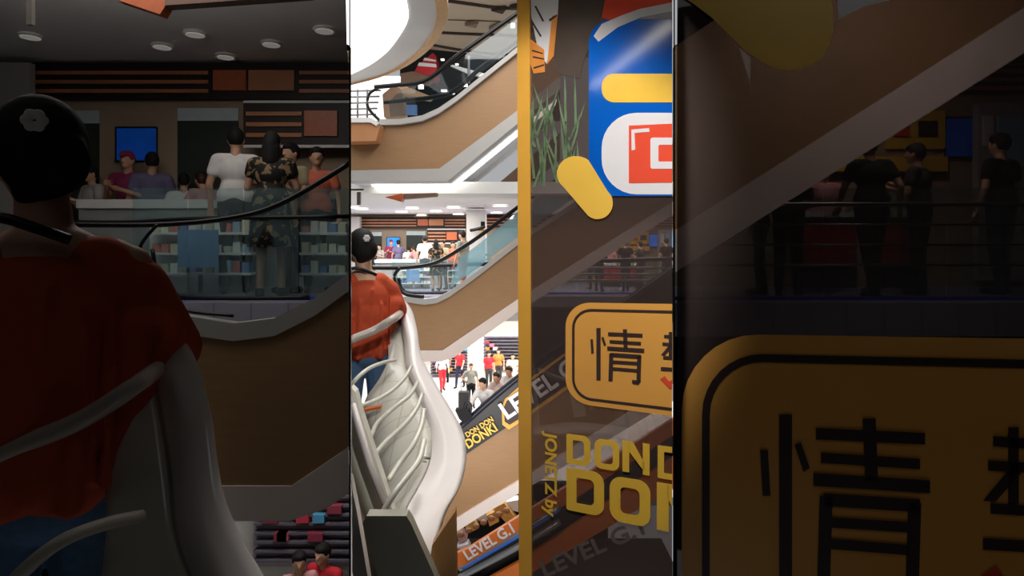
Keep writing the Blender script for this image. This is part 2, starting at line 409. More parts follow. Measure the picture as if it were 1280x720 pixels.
# ------------------------------------------------------------------ added shell: partitions and hall boxes that block light
def wedge(name, sgn, y0, y1, z0, z1, th=.004):
    bm = bmesh.new()
    def q(Y, off): return (sgn*(SL*Y+off), Y)
    a = [q(y0,.0), q(y1,.0), q(y1,.02), q(y0,.0002)]
    lo = [Vector((x,y,z0)) for x, y in a]; prism_bm(bm, lo, Vector((0,0,z1-z0)))
    return struct(fin(name, bm, partm))
wedge('wall_left_baffle', -1, 1.7, 9.0, -4.2, 6.4)  # added divider, edge-on to the camera, keeps atrium light out of the hall
wedge('wall_left_top_baffle', -1, .3, 1.7, 2.3, 6.4)  # added above the view to block light from the atrium top
wedge('wall_right_baffle', 1, 1.98, 9.0, -4.2, 6.4)  # added divider holding atrium light off the right hall
wedge('wall_right_top_baffle', 1, .3, 1.98, 2.42, 6.4)  # unseen, added to block top light on this side
for sgn, nm, z in ((-1,'left',ZL),(1,'right',ZR)):
    zf = z.lower
    zc = z.W(600, 271, 24).z
    YB = 24/K+.25
    xi = sgn*(SL*YB+.03); xo = sgn*7.6
    a, b = min(xi,xo), max(xi,xo)
    struct(box('wall_%s_back' % nm, (a, YB, zf-.1), (b, YB+.15, zc+.3), partm))
    struct(box('wall_%s_outer' % nm, (min(xo,xo+sgn*.15), -1, zf-.1), (max(xo,xo+sgn*.15), YB, zc+.3), partm))
    struct(box('wall_%s_front' % nm, (min(sgn*.6,xo), -1.1, zf-.1), (max(sgn*.6,xo), -1, zc+.3), partm))  # unseen wall added to stop world light from behind
    bm = bmesh.new(); x0 = sgn*.3; prism_bm(bm, [Vector((x0,-1,zc)),Vector((xo,-1,zc)),Vector((xo,YB,zc)),Vector((sgn*(SL*YB+.04),YB,zc)),Vector((sgn*(SL*.3+.05),.3,zc))], Vector((0,0,.12)))
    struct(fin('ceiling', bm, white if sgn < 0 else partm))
    bm = bmesh.new(); prism_bm(bm, [Vector((x0,-1,zf)),Vector((xo,-1,zf)),Vector((xo,YB,zf)),Vector((sgn*(SL*YB+.04),YB,zf)),Vector((sgn*(SL*.3+.05),.3,zf))], Vector((0,0,-.12)))
    struct(fin('floor', bm, floorw))
struct(box('ceiling', (-.6,-1.1,2.75), (.6,.9,2.85), partm))  # unseen lid added over the camera against light leaking into the halls
struct(box('wall_rear_baffle', (-.6,-1.1,-1), (.6,-1.0,2.75), partm))  # unseen wall added to close the dark box behind the camera

# ------------------------------------------------------------------ the galleries on the eye level (centre and both halls)
def gallery(z):
    w = z.word; xa, xb = {'c':(425,860), 'l':(400,640), 'r':(640,860)}[z.k]
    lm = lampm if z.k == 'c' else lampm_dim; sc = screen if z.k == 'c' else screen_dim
    f0 = HZ+F*EYE/19.0; nm = {'c':'middle','l':'left','r':'right'}[z.k]
    fl = z.floor
    def zy(zz, Y):                       # pixel row of world height zz at depth Y in this zone
        Yw = z.dy(Y); p = HZ-(zz-EYE)*F/Yw
        return p if z.k == 'c' else 360+(p-360)/K
    # floor slab
    a = z.W(xa,300,17.5); b = z.W(xb,300,24.3)
    X0 = min(a.x, z.W(xa,300,24.3).x); X1 = max(b.x, z.W(xb,300,17.5).x)
    struct(box('floor', (X0, a.y, fl-.3), (X1, b.y, fl), hallfloor, None, z))
    # back wall
    ct = z.W(600, 268, 24).z
    struct(box('wall_%s_shop' % nm, (X0, z.dy(24), fl), (X1, z.dy(24)+z.dy(.4), ct+.05), tanwall, None, z))
    if z.k == 'c':
        struct(box('ceiling', (X0, 13.2, ct), (X1, 24.4, ct+.25), white))
    YB = 24
    if z.k != 'r':
        s = empty('shop_fascia', z.W(515,280,YB-.2), 'long dark shop fascia with copper slats and two emblems, '+w, 'sign')
        xr = 582 if z.k == 'c' else 590
        rect(z, 'fascia_board', 450,271,xr,285.5, YB-.25,.2, dark, s)
        for k in range(3):
            y = 275.0+k*3.6
            rect(z, 'slat', 451,y-.7,520,y+.7, YB-.32,.07, stripe, s); rect(z, 'slat', 556,y-.7,xr-1,y+.7, YB-.32,.07, stripe, s)
        rect(z, 'emblem_plate', 522,274,535,282, YB-.34,.09, copper, s); rect(z, 'emblem_plate', 536,274,554,282, YB-.34,.09, stripe, s)
        if z.k == 'c':
            s = empty('shop_fascia', z.W(630,280,YB-.2), 'shorter piece of slatted dark fascia right of the white column', 'sign')
            rect(z, 'fascia_board', 606,269,700,284, YB-.25,.2, dark, s)
            for k in range(3): rect(z, 'slat', 607,272.5+k*3.8,699,274+k*3.8, YB-.32,.07, stripe, s)
        struct(rect(z, 'wall_%s_end' % nm, 400,271,449.5,338, YB-.9,.3, greyw))
        s = empty('hanging_sign', z.W(557,296,YB-.8), 'lower slatted sign with copper plate over the counter, '+w, 'sign')
        rect(z, 'sign_board', 534,287,580,303.5, YB-.9,.15, dark, s); rect(z, 'light_edge', 534,286,582,287, YB-.9,.12, white, s)
        rect(z, 'light_edge', 534,303.5,582,304.6, YB-.9,.12, white, s)
        for k in range(3): rect(z, 'slat', 535,290.4+k*4.2,557,292+k*4.2, YB-.97,.07, stripe, s)
        rect(z, 'emblem_plate', 558,290,571,300, YB-1,.1, copper, s)
        # doorways: flat dark panels with pale panels on top
        for k, (x0, x1, y0) in enumerate(((465,477,290),(508,532,289))):
            s = empty('shop_doorway', z.W((x0+x1)/2,330,YB-.1), ('narrow dark doorway beside the blue screen in the ' if k == 0 else 'wide dark doorway with a pale transom in the ')+w, 'doorway')
            rect(z, 'opening', x0,y0+5,x1,zy(fl,YB-.06), YB-.06,.04, mat('dark_green_opening',(48,56,48),.6), s)
            rect(z, 'transom', x0,y0,x1,y0+5, YB-.08,.05, mat('pale_transom',(196,210,214),.4), s)
        s = empty('wall_screen', z.W(491,300,YB-.3), 'bright blue wall screen between the doorways in the '+w, 'screen')
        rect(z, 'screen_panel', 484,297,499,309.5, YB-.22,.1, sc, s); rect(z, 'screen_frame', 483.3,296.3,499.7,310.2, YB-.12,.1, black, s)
        # counter
        s = empty('service_counter', z.W(500,340,21.8), 'long white-topped service counter in the '+w, 'counter')
        rect(z, 'worktop', 468,325,570,328.5, 21.5,1.1 if z.k=='c' else .9, white, s); rect(z, 'counter_front', 469,328.5,569,zy(fl,21.6), 21.6,.8, mat('grey_front',(150,152,150),.5), s)
        cols = [(232,236,220),(196,206,180),(170,196,214),(226,218,190),(120,150,200),(210,120,110),(240,240,236)]
        # display shelves behind the glass
        for q, x0 in enumerate((497,518,556)):
            s = empty('display_shelf', z.W(x0+9,350,20.6), ('%s low white display shelf of goods behind the glass balustrade in the ' % ('first','second','third')[q])+w, 'shelf')
            rect(z, 'shelf_back', x0,334,x0+19,zy(fl,20.6), 20.8,.06, white, s)
            for k in range(3): rect(z, 'shelf_board', x0,338+k*8,x0+19,339+k*8, 20.2,.6, white, s)
            for r in range(3):
                for c in range(5):
                    cc = random.choice(cols); hh = random.uniform(2.5,5)
                    o = rect(z, 'carton', x0+1+c*3.6,338+r*8-hh,x0+3.8+c*3.6,338+r*8, 20.3,.35, mat('carton_%d_%d_%d'%cc,cc,.5))
                    if o: tag(o, 'small pastel carton on the %s low display shelf in the %s' % (('first','second','third')[q], w), 'carton', 'cartons on the %s display shelf, %s' % (('first','second','third')[q], w))
        o = rect(z, 'floor_poster', 508,337,524,352, 19.6,.04, mat('pale_blue_poster',(120,160,205),.4)); tag(o, 'pale blue square poster behind the glass balustrade in the '+w, 'poster')
    # ceiling downlights
    dl = {'c':[(502,264),(515,259),(527,268),(545,263),(567,258),(573,267),(625,256),(621,265),(452,260),(440,258)],
          'l':[(502,264),(515,259),(527,268),(545,263),(566,257.5),(450,260)], 'r':[(815,283)]}[z.k]
    for (x, y) in dl:
        zc_ = z.W(600,271 if z.k != 'c' else 268,24).z
        Yc = (zc_-EYE)*F/(HZ-y if z.k == 'c' else HZ-(360+K*(y-360)))
        if Yc <= 0 or (z.k != 'c' and Yc > 7.4): continue
        xx = x if z.k == 'c' else 640+K*(x-640); X = (xx-640)/F*Yc
        o = empty('downlight', (X,Yc,zc_-.01), 'small round recessed downlight in the white ceiling of the '+w, 'light', 'ceiling downlights, '+w)
        r = .2 if z.k == 'c' else .09
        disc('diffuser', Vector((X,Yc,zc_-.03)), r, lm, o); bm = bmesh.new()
        tube_bm(bm, [Vector((X+r*1.15*math.cos(t),Yc+r*1.15*math.sin(t),zc_-.02)) for t in [2*math.pi*i/20 for i in range(21)]], .015, 6)
        fin('trim_ring', bm, white, o)
    # glass balustrade along the gallery edge
    s = empty('glass_balustrade', z.W(540,362,18.4), 'glass balustrade with a black handrail along the gallery edge in the '+w, 'balustrade')
    top = zy(fl+1.05,18.4); bot = zy(fl,18.4)
    x0, x1 = {'c':(490,860),'l':(490,600),'r':(690,860)}[z.k]
    n = int((x1-x0)/22)
    for k in range(n): rect(z, 'glass_pane', x0+k*(x1-x0)/n+.4,top,x0+(k+1)*(x1-x0)/n-.4,bot, 18.4,.05, pane, s)
    if z.k != 'r': tube(z, 'handrail', [(466,334,18.3),(490,334,18.35),(520,332.5,18.4),(x1,331.5 if z.k != 'c' else top,18.4)], z.dy(.06), black, s)
    else: tube(z, 'handrail', [(x0,327,18.3),(x1,327,18.3)], .02, steel, s)
    if z.k != 'r': tube(z, 'lower_rail', [(498,bot-20,18.2),(502,bot-6,18.2),(515,bot-1,18.25),(560,bot-1,18.3)], z.dy(.06), black, s)
    rect(z, 'base_channel', x0,bot-1.2,x1,bot+.6, 18.3,.2, mat('blue_base_channel',(60,80,190),.4), s)
    if z.k != 'l':
        for k in range(3): tube(z, 'rail', [(695,335+k*8,18.2),(858,335+k*8,18.2)], z.dy(.035), steel, s, False)

gallery(ZC); gallery(ZL); gallery(ZR)

white_t = cloth('white_cotton',(238,232,230)); grey_t = cloth('grey_cotton',(150,150,142)); pink_t = cloth('pink_cotton',(214,150,150))
purp = cloth('violet_grey_cotton',(112,106,140)); maroon = cloth('maroon_cotton',(140,44,84)); coral = cloth('coral_cotton',(226,120,92))
beige_t = cloth('beige_cotton',(182,164,134)); navy = cloth('navy_cotton',(34,38,66)); blk = cloth('black_cotton',(22,20,24)); redt = cloth('red_cotton',(205,44,56))
pat = checks('black_leaf_print',(24,20,18),(150,122,86),14)
kh = cloth('rosy_brown_cotton',(178,126,108)); creamt = cloth('cream_cotton',(226,206,186)); dgrey = cloth('dark_grey_cotton',(60,58,60))

yy = lambda a, b: a if z.k == 'c' else b
for z in (ZC, ZL):
    w = z.word
    person(z, 'person in maroon top and cap standing before the blue screen in the '+w, 489, yy(23.2,23.25), 1.62, 180, 'phone', maroon, navy, 'cap', hairmat=maroon)
    person(z, 'person in violet grey shirt by the blue screen, %s' % w, 498, yy(23.1,23.2), 1.6, 30, 'stand', purp, navy)
    person(z, 'child in white shirt behind the counter in the '+w, 510.5, yy(23,23.2), 1.35, 20, 'stand', white_t, navy)
    person(z, 'person in pink shirt bending at the counter in the '+w, 521, yy(23,23.2), 1.42, 60, 'rail', pink_t, dgrey, hairmat=hairb)
    person(z, 'tall man in white t-shirt seen from behind at the counter, %s' % w, 531, yy(20.9,20.6), 1.74, 15, 'stand', white_t, dgrey)
    person(z, 'woman with long black hair in a patterned dark dress at the balustrade, %s' % w, 545, yy(19.2,18.95), 1.62, 10, 'phone', pat, pat, 'long', sleeve=.4, skirt=.52)
    person(z, 'person in beige shirt looking down beside the patterned dress, %s' % w, 554, yy(20,21.0),1.6, 150, 'phone', beige_t, dgrey)
    person(z, 'person in coral top near the white column, %s' % w, yy(566,563), yy(20.4,20.9), 1.55, 200, 'stand', coral, dgrey)
    if z.k == 'c': person(z, 'man in grey-green shirt and rosy shorts by the escalator landing', 578.5, 17.9, 1.86, 60, 'stand', cloth('grey_green_cotton',(146,148,134)), kh, legs=.6)
    person(z, 'person in pale shirt at the far left end of the counter, %s' % w, 475, yy(23.2,23.25), 1.45, 150, 'phone', greyw, navy)
for z in (ZC, ZR):
    w = z.word
    person(z, 'dark figure standing upright at the rail before the yellow sign, %s' % w, 782, 19.3, 1.62, 0, 'walk', blk, blk)
    person(z, 'dark figure right of the yellow sign with arms folded up, %s' % w, 801, 20.1, 1.56, 40, 'phone', dgrey, blk)
    person(z, 'dark figure bending over the rail at the left, %s' % w, 749, 19.2, 1.4, -30, 'rail', blk, dgrey)
    person(z, 'dark haired figure by the ramp foot, %s' % w, 738, 20.2, 1.3, 60, 'stand', dgrey, blk, 'long')
    person(z, 'figure in black at the far right of the rail, %s' % w, 833, 20.2, 1.66, 20, 'stand', blk, navy)
    person(z, 'person in pinkish shirt sitting low behind the red counters, %s' % w, 763, 22.6, 1.45, 180, 'stand', pink_t, dgrey)
    # food stand behind
    s = empty('yellow_menu_sign', z.W(801,297,23.4), 'yellow menu sign above the stand in the '+w, 'sign')  # sign built in flat yellow with small plain logos
    rect(z, 'sign_face', 788,290,811,305, 23.8,.2, gold, s); rect(z, 'logo', 791,294,797,300, 23.7,.1, redp, s); rect(z, 'logo', 801,294,808,300, 23.7,.1, charc, s)
    s = empty('menu_board', z.W(780,310,23.4), 'long yellow menu board under the yellow sign in the '+w, 'sign')
    rect(z, 'board', 765,308,812,314, 23.8,.2, gold, s); rect(z, 'dark_edge', 765,314,812,315.5, 23.75,.2, dark, s)
    s = empty('wall_screen', z.W(817,300,23.4), 'small bright blue screen beside the yellow sign in the '+w, 'screen')
    rect(z, 'screen_panel', 812,293,822.5,308, 23.75,.1, screen if z.k == 'c' else screen_dim, s); rect(z, 'screen_frame', 811.5,292.3,823,308.7, 23.85,.15, black, s)
    for k, (x0, x1) in enumerate(((755,776),(786,802))):
        s = empty('red_counter', z.W((x0+x1)/2,360,21), ('wide' if k == 0 else 'narrow')+' red counter front behind the rail in the '+w, 'counter')
        rect(z, 'counter_front', x0,332,x1,351, 21,.5, mat('red_counter_paint',(196,40,48),.4), s); rect(z, 'worktop', x0-.5,330,x1+.5,332, 20.9,.7, white, s)
        rect(z, 'plinth', x0,351,x1,358.4 if z.k == 'c' else 360, 21.05,.4, dgrey, s)
    s = empty('shop_fascia', z.W(832,270,23.6), 'slatted brown fascia right of the yellow sign, '+w, 'sign')
    rect(z, 'fascia_board', 800,272,850,283, 23.75,.2, dark, s)
    for k in range(3): rect(z, 'slat', 802,273.5+k*3.4,850,275+k*3.4, 23.65,.1, stripe, s)
    s = empty('display_cabinet', z.W(830,310,23), 'pale upright display cabinet right of the small blue screen, %s' % w, 'cabinet')
    rect(z, 'cabinet_body', 824,287,842,357, 23.3,.3, greyw, s); rect(z, 'cabinet_glass', 832,292,842,312, 23.2,.08, mat('pale_blue_panel',(150,190,214),.3), s); rect(z, 'cabinet_panel', 826,292,830,304, 23.22,.06, whp, s)  # cabinet front is a plain pale blue panel

# ------------------------------------------------------------------ escalators (each one a thing)
def ramp_mid(z):
    w = z.word; s = empty('escalator', z.W(600,400,14), 'escalator with oak side cladding and pale underside rising rightward in the '+w, 'escalator')
    top = [(510,375),(530,378.5),(548,377),(565,369),(600,343),(650,302),(860,166)]
    Y = 14
    if z.k == 'r':
        A = [(640,308),(860,160),(860,240),(650,372),(640,378)]; B = [(640,378),(650,372),(860,238),(860,256),(650,388),(640,394)]
    else:
        A = [(436,376)]+top+[(860,240),(650,372),(553,438),(436,438)]; B = [(436,438.2),(553,438.2),(650,372.2),(860,240.2),(860,257),(650,388),(567,447),(552,452),(436,452)]
    prism(z, 'side_cladding', A, Y, .9, wood, s); prism(z, 'underside_band', B, Y-.05, 1.1, pinkw, s)
    if z.k != 'r':
        band = [(436,371),(510,371),(530,374),(546,372),(562,364),(598,338),(650,297),(860,160)]
        prism(z, 'grey_skirting', band+[(x,y+7) for x,y in band[::-1]], Y-.06, .3, greyw, s)
        if z.k == 'c':
            g = [(528,371),(545,369),(562,360),(598,334),(650,294),(860,150)]; gt = [(860,112),(650,262),(600,304),(574,323),(548,331),(528,331)]
            prism(z, 'glass_side', g[2:]+gt[:4], Y+.1, .03, bpane, s)
        tube(z, 'handrail', [(466,335,Y+.1),(500,335,Y+.1),(528,332.5,Y+.1),(548,327,Y+.1),(574,312,Y+.1),(604,292,Y+.1),(650,257,Y+.1),(700,222,Y+.1)][:(8 if z.k == 'c' else 6)], z.dy(.045) if z.k == 'c' else .02, black, s)
        tube(z, 'newel_curve', [(500,335,Y),(493,345,Y),(497,358,Y),(508,368,Y),(530,371,Y)], z.dy(.04), black, s)
        if z.k == 'c':
            for k in range(9):
                x = 606+k*5; y = 332-k*4
                rect(z, 'step', x,y-14,x+9,y-12.5, Y+.45,.5, steel, s)
    return s
for z in (ZC, ZL, ZR): ramp_mid(z)

def build_centre_architecture():
    z = ZC
    # upper escalator with deep lit soffit
    s = empty('escalator', z.W(560,190,12), 'upper escalator with broad oak cladding and a light strip in its white soffit', 'escalator')
    A = [(430,178),(470,178),(474,155),(500,154),(528,150),(548,141),(570,126),(650,62),(700,22),(700,95),(650,135.5),(549,210.5),(430,213)]
    prism(z, 'side_cladding', A, 12, .4, wood, s)
    B = [(430,213.2),(549,210.7),(650,135.7),(700,95.2),(700,112),(650,152),(560,226),(430,226.5)]
    prism(z, 'lower_fascia', B, 11.95, .5, greyw, s)
    def sof(name, px, y0, y1, m, dz, ls, th=.06):   # soffit strips extruded in depth
        bm = bmesh.new(); P = [z.W(x,y,12) for x, y in ls]
        for i in range(len(P)-1):
            a, b = P[i]+Vector((0,y0,dz)), P[i+1]+Vector((0,y0,dz)); D = Vector((0,y1-y0,0))
            vs = [bm.verts.new(p) for p in (a,b,b+D,a+D,a+Vector((0,0,th)),b+Vector((0,0,th)),b+D+Vector((0,0,th)),a+D+Vector((0,0,th)))]
            for q in ((0,1,2,3),(7,6,5,4),(0,4,5,1),(1,5,6,2),(2,6,7,3),(3,7,4,0)): bm.faces.new([vs[k] for k in q])
        return fin(name, bm, m, s)
    ls = [(430,226.5),(560,226),(650,152),(700,112)]
    sof('soffit', 0, .0, 2.9, mat('cool_white_soffit',(214,216,224),.35), .01, ls)
    sof('light_strip', 0, .85, 1.35, lampm, -.02, [(452,226.5),(560,226),(700,112)], .03)
    sof('soffit_lip', 0, 2.75, 2.9, white, -.10, ls, .2)
    band = [(474,149),(500,148.5),(528,144),(548,135),(570,120),(650,56)]
    prism(z, 'grey_skirting', band+[(x,y+7) for x,y in band[::-1]], 11.9, .2, greyw, s)
    prism(z, 'glass_side', [(488,146),(528,142),(550,132),(650,54),(650,20),(552,90),(535,104),(500,112),(486,128)], 12.1, .03, glass('smoky_glass',(.74,.78,.80),(70,80,84),.07,.04), s)
    tube(z, 'handrail', [(468,109,12.1),(500,106,12.1),(525,103,12.1),(545,92,12.1),(570,71,12.1),(650,14,12.1),(690,-14,12.1)], .045, black, s)
    tube(z, 'far_handrail', [(480,128,12.4),(500,126,12.4),(545,121,12.4),(570,112,12.4),(600,86,12.4),(650,49,12.4),(680,27,12.4)], .045, black, s)
    # stub balcony at left
    s = empty('balcony_box', z.W(455,165,11.6), 'short oak clad balcony box with white top at the left of the upper escalator', 'balcony')
    prism(z, 'oak_front', [(430,153),(470,153),(475,157),(470,176),(430,177)], 11.6, .7, mat('oak_laminate_warm',(190,132,88),.5,.06,3), s)
    prism(z, 'white_top', [(430,147),(464,147),(474,154),(470,157),(463,152.8),(430,152.8)], 11.55, .6, white, s)
    s = empty('wire_railing', z.W(455,130,12.6), 'thin dark wire railing in front of bright windows on the upper balcony', 'railing')
    for k in range(5): tube(z, 'rail', [(430,114+k*7.5,12.4),(476-k*1.5,113+k*7.5,12.4)], .018, steel, s, False)
    for x in (437,447,459): tube(z, 'post', [(x,112,12.4),(x,147,12.4)], .02, steel, s, False)
    tube(z, 'curved_post', [(473,110,12.4),(462,117,12.4),(459,130,12.4),(464,140,12.4),(475,151,12.4)], .03, black, s)
    struct(rect(z, 'window_1', 410,95,500,150, 17,.1, mat('bright_window',(245,244,246),.4,.03,2,emit=.9)))
    s = empty('display_stand', z.W(497,128,16), 'brown and grey display stand behind the smoky glass of the upper floor', 'stand')
    prism(z, 'stand_body', [(478,118),(490,108),(502,110),(506,146),(480,146)], 16,.5, mat('taupe_cloth',(150,122,100),.7), s)
    prism(z, 'slanted_beam', [(498,108),(503,106),(540,121),(536,124),(505,118)], 15.5,.3, mat('tan_beam',(206,170,130),.5), s)
    rect(z, 'blue_panel', 508,131,521,143, 15.6,.1, mat('blue_display',(90,136,196),.4), s)
    # dark upper shop recess, red banner, lamps
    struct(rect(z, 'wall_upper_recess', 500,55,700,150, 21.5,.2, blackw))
    s = empty('red_lantern_sign', z.W(537,85,19), 'red and white striped barrel sign hanging in the dark upper shop', 'sign')
    prism(z, 'red_body', [(530,75),(541,66),(545,70),(546,94),(541,97),(518,90),(522,82)], 19,.8, mat('red_lacquer',(184,34,44),.3), s)
    prism(z, 'white_stripe', [(524,78),(545,80),(546,84),(522,82)], 18.95,.05, whp, s); prism(z, 'white_stripe', [(531,72),(545,75),(545,77),(529,75)], 18.95,.05, whp, s)
    prism(z, 'brown_base', [(500,92),(516,89),(541,97),(536,103),(498,106)], 18.9,.4, mat('brown_base_paint',(110,84,66),.6), s)
    for k, (x, y, ww, hh) in enumerate(((553,74,5,2),(571,80,5,2),(526,108,8,7),(555,113,9,3),(581,106,8,4),(566,116,5,3),(641,31,7,6))):
        o = rect(z, 'spot_lamp', x-ww*.4,y-hh*.35,x+ww*.4,y+hh*.35, 18.5 if y > 60 else 13.5,.1, lampm)
        tag(o, ('square warm spot lamp high under the beige ceiling' if y < 60 else 'small glowing shop lamp seen through the smoky glass of the upper floor'), 'lamp', None if y < 60 else 'upper shop lamps')
    prism(z, 'light_tube', [(563,82),(566,81),(606,92),(602,96),(585,92)], 17,.1, white); tag(bpy.data.objects['light_tube'], 'white sloping light tube behind the smoky glass of the upper escalator', 'lamp')
    tube(z, 'slender_post', [(586,70,14),(586,104,14)], .03, steel); tag(bpy.data.objects['slender_post'], 'slender steel post rising behind the upper handrail', 'post')
    # beige ceiling above
    H = 5.96
    def cp(x, y, dz=0): Y = H*F/(HZ-y); return Vector(((x-640)/F*Y, Y, EYE+H+dz))
    bm = bmesh.new(); prism_bm(bm, [cp(480,-60),cp(760,-60),cp(760,72),cp(620,72),cp(590,67),cp(500,58)], Vector((0,0,.2))); struct(fin('ceiling', bm, beigeceil))
    for k, L in enumerate(([(555,-1),(590,4),(620,8),(660,10)],[(540,39),(580,41),(660,44)],[(540,55),(580,62),(625,67),(660,68)],[(560,24),(620,26),(660,30)])):
        bm = bmesh.new(); P = [cp(x,y,-.02) for x, y in L]; tube_bm(bm, catmull(P), .05 if k < 3 else .012, 6); struct(fin('trim_%d' % (k+1), bm, seam))
    for k, T in enumerate(([(614,8),(633,6),(628,12)],[(581,27),(598,24),(595,30)],[(611,32),(627,26),(623,31)],[(637,5),(650,3),(650,8)])):
        bm = bmesh.new(); prism_bm(bm, [cp(x,y,-.12) for x, y in T], Vector((0,0,.1))); o = fin('triangular_ceiling_fin', bm, seam if k in (0,3) else mat('taupe_fin',(120,104,86),.6))
        tag(o, ('largest black','brown','small bluish taupe','partly hidden black')[k]+' triangular fin stuck on the beige ceiling', 'ceiling decoration')
    # oval skylight with oak rim
    H2 = 4.0
    def op(x, y, dz=0): Y = H2*F/(HZ-y); return Vector(((x-640)/F*Y, Y, EYE+H2+dz))
    def oval(pts): 
        P = [op(x,y) for x, y in pts]; P = catmull(P, 8); xm = P[0].x-3.0
        return P+[Vector((P[-1].x,7.5,P[0].z)), Vector((xm-2,7.5,P[0].z)), Vector((xm-2,P[0].y,P[0].z))]
    s = empty('oval_ceiling_light', op(480,40), 'large glowing oval ceiling light with white ring and oak rim', 'ceiling light')
    outer = [(425,111),(450,106),(480,98),(505,87),(528,68),(541,45),(547,20),(546,0),(538,-30)]
    mid = [(425,107),(450,101),(478,93),(502,81),(526,62),(541,40),(547,20),(546,0),(538,-30)]
    inner = [(425,96),(440,91),(465,78),(485,62),(500,42),(510,22),(508,0),(500,-30)]
    bm = bmesh.new(); prism_bm(bm, oval(mid), Vector((0,0,.3))); fin('white_ring', bm, mat('ring_paint',(206,204,202),.6,.02,2), s)
    P = catmull([op(x,y) for x, y in mid], 8); bm = bmesh.new(); r0, r1 = [], []
    for p in P: r0.append(bm.verts.new(p+Vector((-.02,-.0,-.06)))); r1.append(bm.verts.new(p+Vector((.14,.36,.12))))
    r2 = [bm.verts.new(v.co+Vector((0,0,.3))) for v in r1]
    for a, b in ((r0,r1),(r1,r2)):
        for k in range(len(a)-1): bm.faces.new((a[k],a[k+1],b[k+1],b[k]))
    fin('oak_rim', bm, woodrim, s)
    bm = bmesh.new(); q = oval(inner); prism_bm(bm, [Vector((p.x,p.y,p.z-.03)) for p in q], Vector((0,0,.02))); fin('glowing_panel', bm, ovalm, s)
    # white column in the gallery
    o = struct(rect(z, 'column', 583,262,607,368, 18.9,.8, white))
    o = None
    s = empty('camera_bracket', z.W(592,285,18.6), 'small black and yellow device on an arm fixed to the white column', 'device')
    tube(z, 'arm', [(588,288,18.7),(598,286,18.6),(606,283,18.5)], .05, black, s); rect(z, 'yellow_box', 598,284,605,289, 18.6,.15, gold, s); rect(z, 'black_box', 601,277,606,284, 18.6,.15, black, s)
    # brown fins on the gallery ceiling edge
    s = empty('ceiling_fin', z.W(500,245,13), 'copper brown pointed fin under the white ceiling edge', 'ceiling decoration')
    prism(z, 'copper_tip', [(481,246.5),(503,241.5),(504,247),(501,252)], 13,.3, copper, s); prism(z, 'brown_beam', [(596,243),(615,236),(655,202),(700,166),(700,200),(652,238)], 15.3,.3, mat('brown_fin',(120,92,78),.6), s)
    prism(z, 'brown_tail', [(504,242),(546,241),(545,245),(504,248.5)], 13,.3, mat('brown_fin',(120,92,78),.6), s)
    s = empty('hanging_rod', z.W(448,248,13), 'short dark sign bracket hanging from the white ceiling at the far left', 'bracket')
    rect(z, 'rod', 446,240,450,256, 12.8,.1, mat('bracket_grey',(90,84,78),.5), s); rect(z, 'cross_bar', 438,236,454,238, 12.8,.06, seam, s)
build_centre_architecture()
# ceiling of the dim left hall has the same fin and bracket
s = empty('ceiling_fin', ZL.W(500,245,13), 'dim copper brown pointed fin under the hall ceiling at the top left', 'ceiling decoration')
prism(ZL, 'copper_tip', [(484,246.2),(503,243),(503,249),(501,252)], 13.6,.3, copper, s); prism(ZL, 'brown_tail', [(503,243),(560,241),(560,244.5),(503,248.5)], 13.6,.3, mat('brown_fin',(120,92,78),.6), s)
s = empty('hanging_rod', ZL.W(448,248,13), 'dim short bracket hanging from the hall ceiling at the top left', 'bracket')
rect(ZL, 'rod', 448.3,240,450.5,256, 13.4,.1, mat('bracket_grey',(90,84,78),.5), s)

# ------------------------------------------------------------------ lower level
def lower(z):
    w = z.word; lv = z.lower
    if z.k == 'c':
        struct(box('floor', (-9,15,lv-.2), (9,33,lv), floorw))
        struct(box('wall_lower_shop', (-9,31,lv), (9,31.3,lv+4.4), pinkw))
        struct(box('ceiling', (-9,19,-.9), (9,31.3,-.6), white))
        struct(rect(z, 'column_lower', 588,400,603,494, 24.5,.8, white))
    else: struct(rect(z, 'wall_left_lower', 470,425,600,520, 24.2,.3, white))
    # wall shelving
    rows = [('left shelf wall of striped racks', 538,584,430,470,28.0 if z.k == 'c' else 23.2)] + ([('right shelf wall of striped racks', 604,690,420,466,27.0)] if z.k == 'c' else [])
    for q, (nm, x0, x1, y0, y1, Y) in enumerate(rows):
        s = empty('shop_shelving', z.W((x0+x1)/2,y1,Y), nm+' on the lower floor of the '+w, 'shelving')
        rect(z, 'back_panel', x0,y0,x1,y1, Y+.3,.1, mat('pale_rack',(206,200,206),.6), s)
        n = 11
        for k in range(n): rect(z, 'shelf_board', x0,y0+1+k*(y1-y0)/n,x1,y0+2.0+k*(y1-y0)/n, Y,.3, mat('rack_grey',(104,100,112),.5), s)
        cs = [(200,60,80),(230,110,130),(220,130,60),(70,90,130),(150,60,80),(90,160,200),(240,230,230)]
        for k in range(16):
            x = random.uniform(x0+1,x1-5); r = random.randrange(n-1); y = y0+1+(r+1)*(y1-y0)/n; cc = random.choice(cs)
            o = rect(z, 'folded_garment', x,y-3.2,x+random.uniform(3,6),y, Y-.12,.3, mat('garment_%d_%d_%d'%cc,cc,.7))
            if o: tag(o, 'small folded garment on the %s shelf wall of the %s' % (nm.split()[0], w), 'garment', 'garments on the %s shelf wall, %s' % (nm.split()[0], w))
lower(ZC); lower(ZL)
z = ZC; lv = z.lower
person(z, 'person in red and white walking on the lower floor by the railing curve', 553, 25.6, 1.62, 200, 'walk', white_t, redt, level=lv, sleeve=1.5)
person(z, 'person in dark red shirt behind the white-trousered walker on the lower floor', 557.5, 27.0, 1.6, 30, 'stand', pink_t, blk, level=lv)
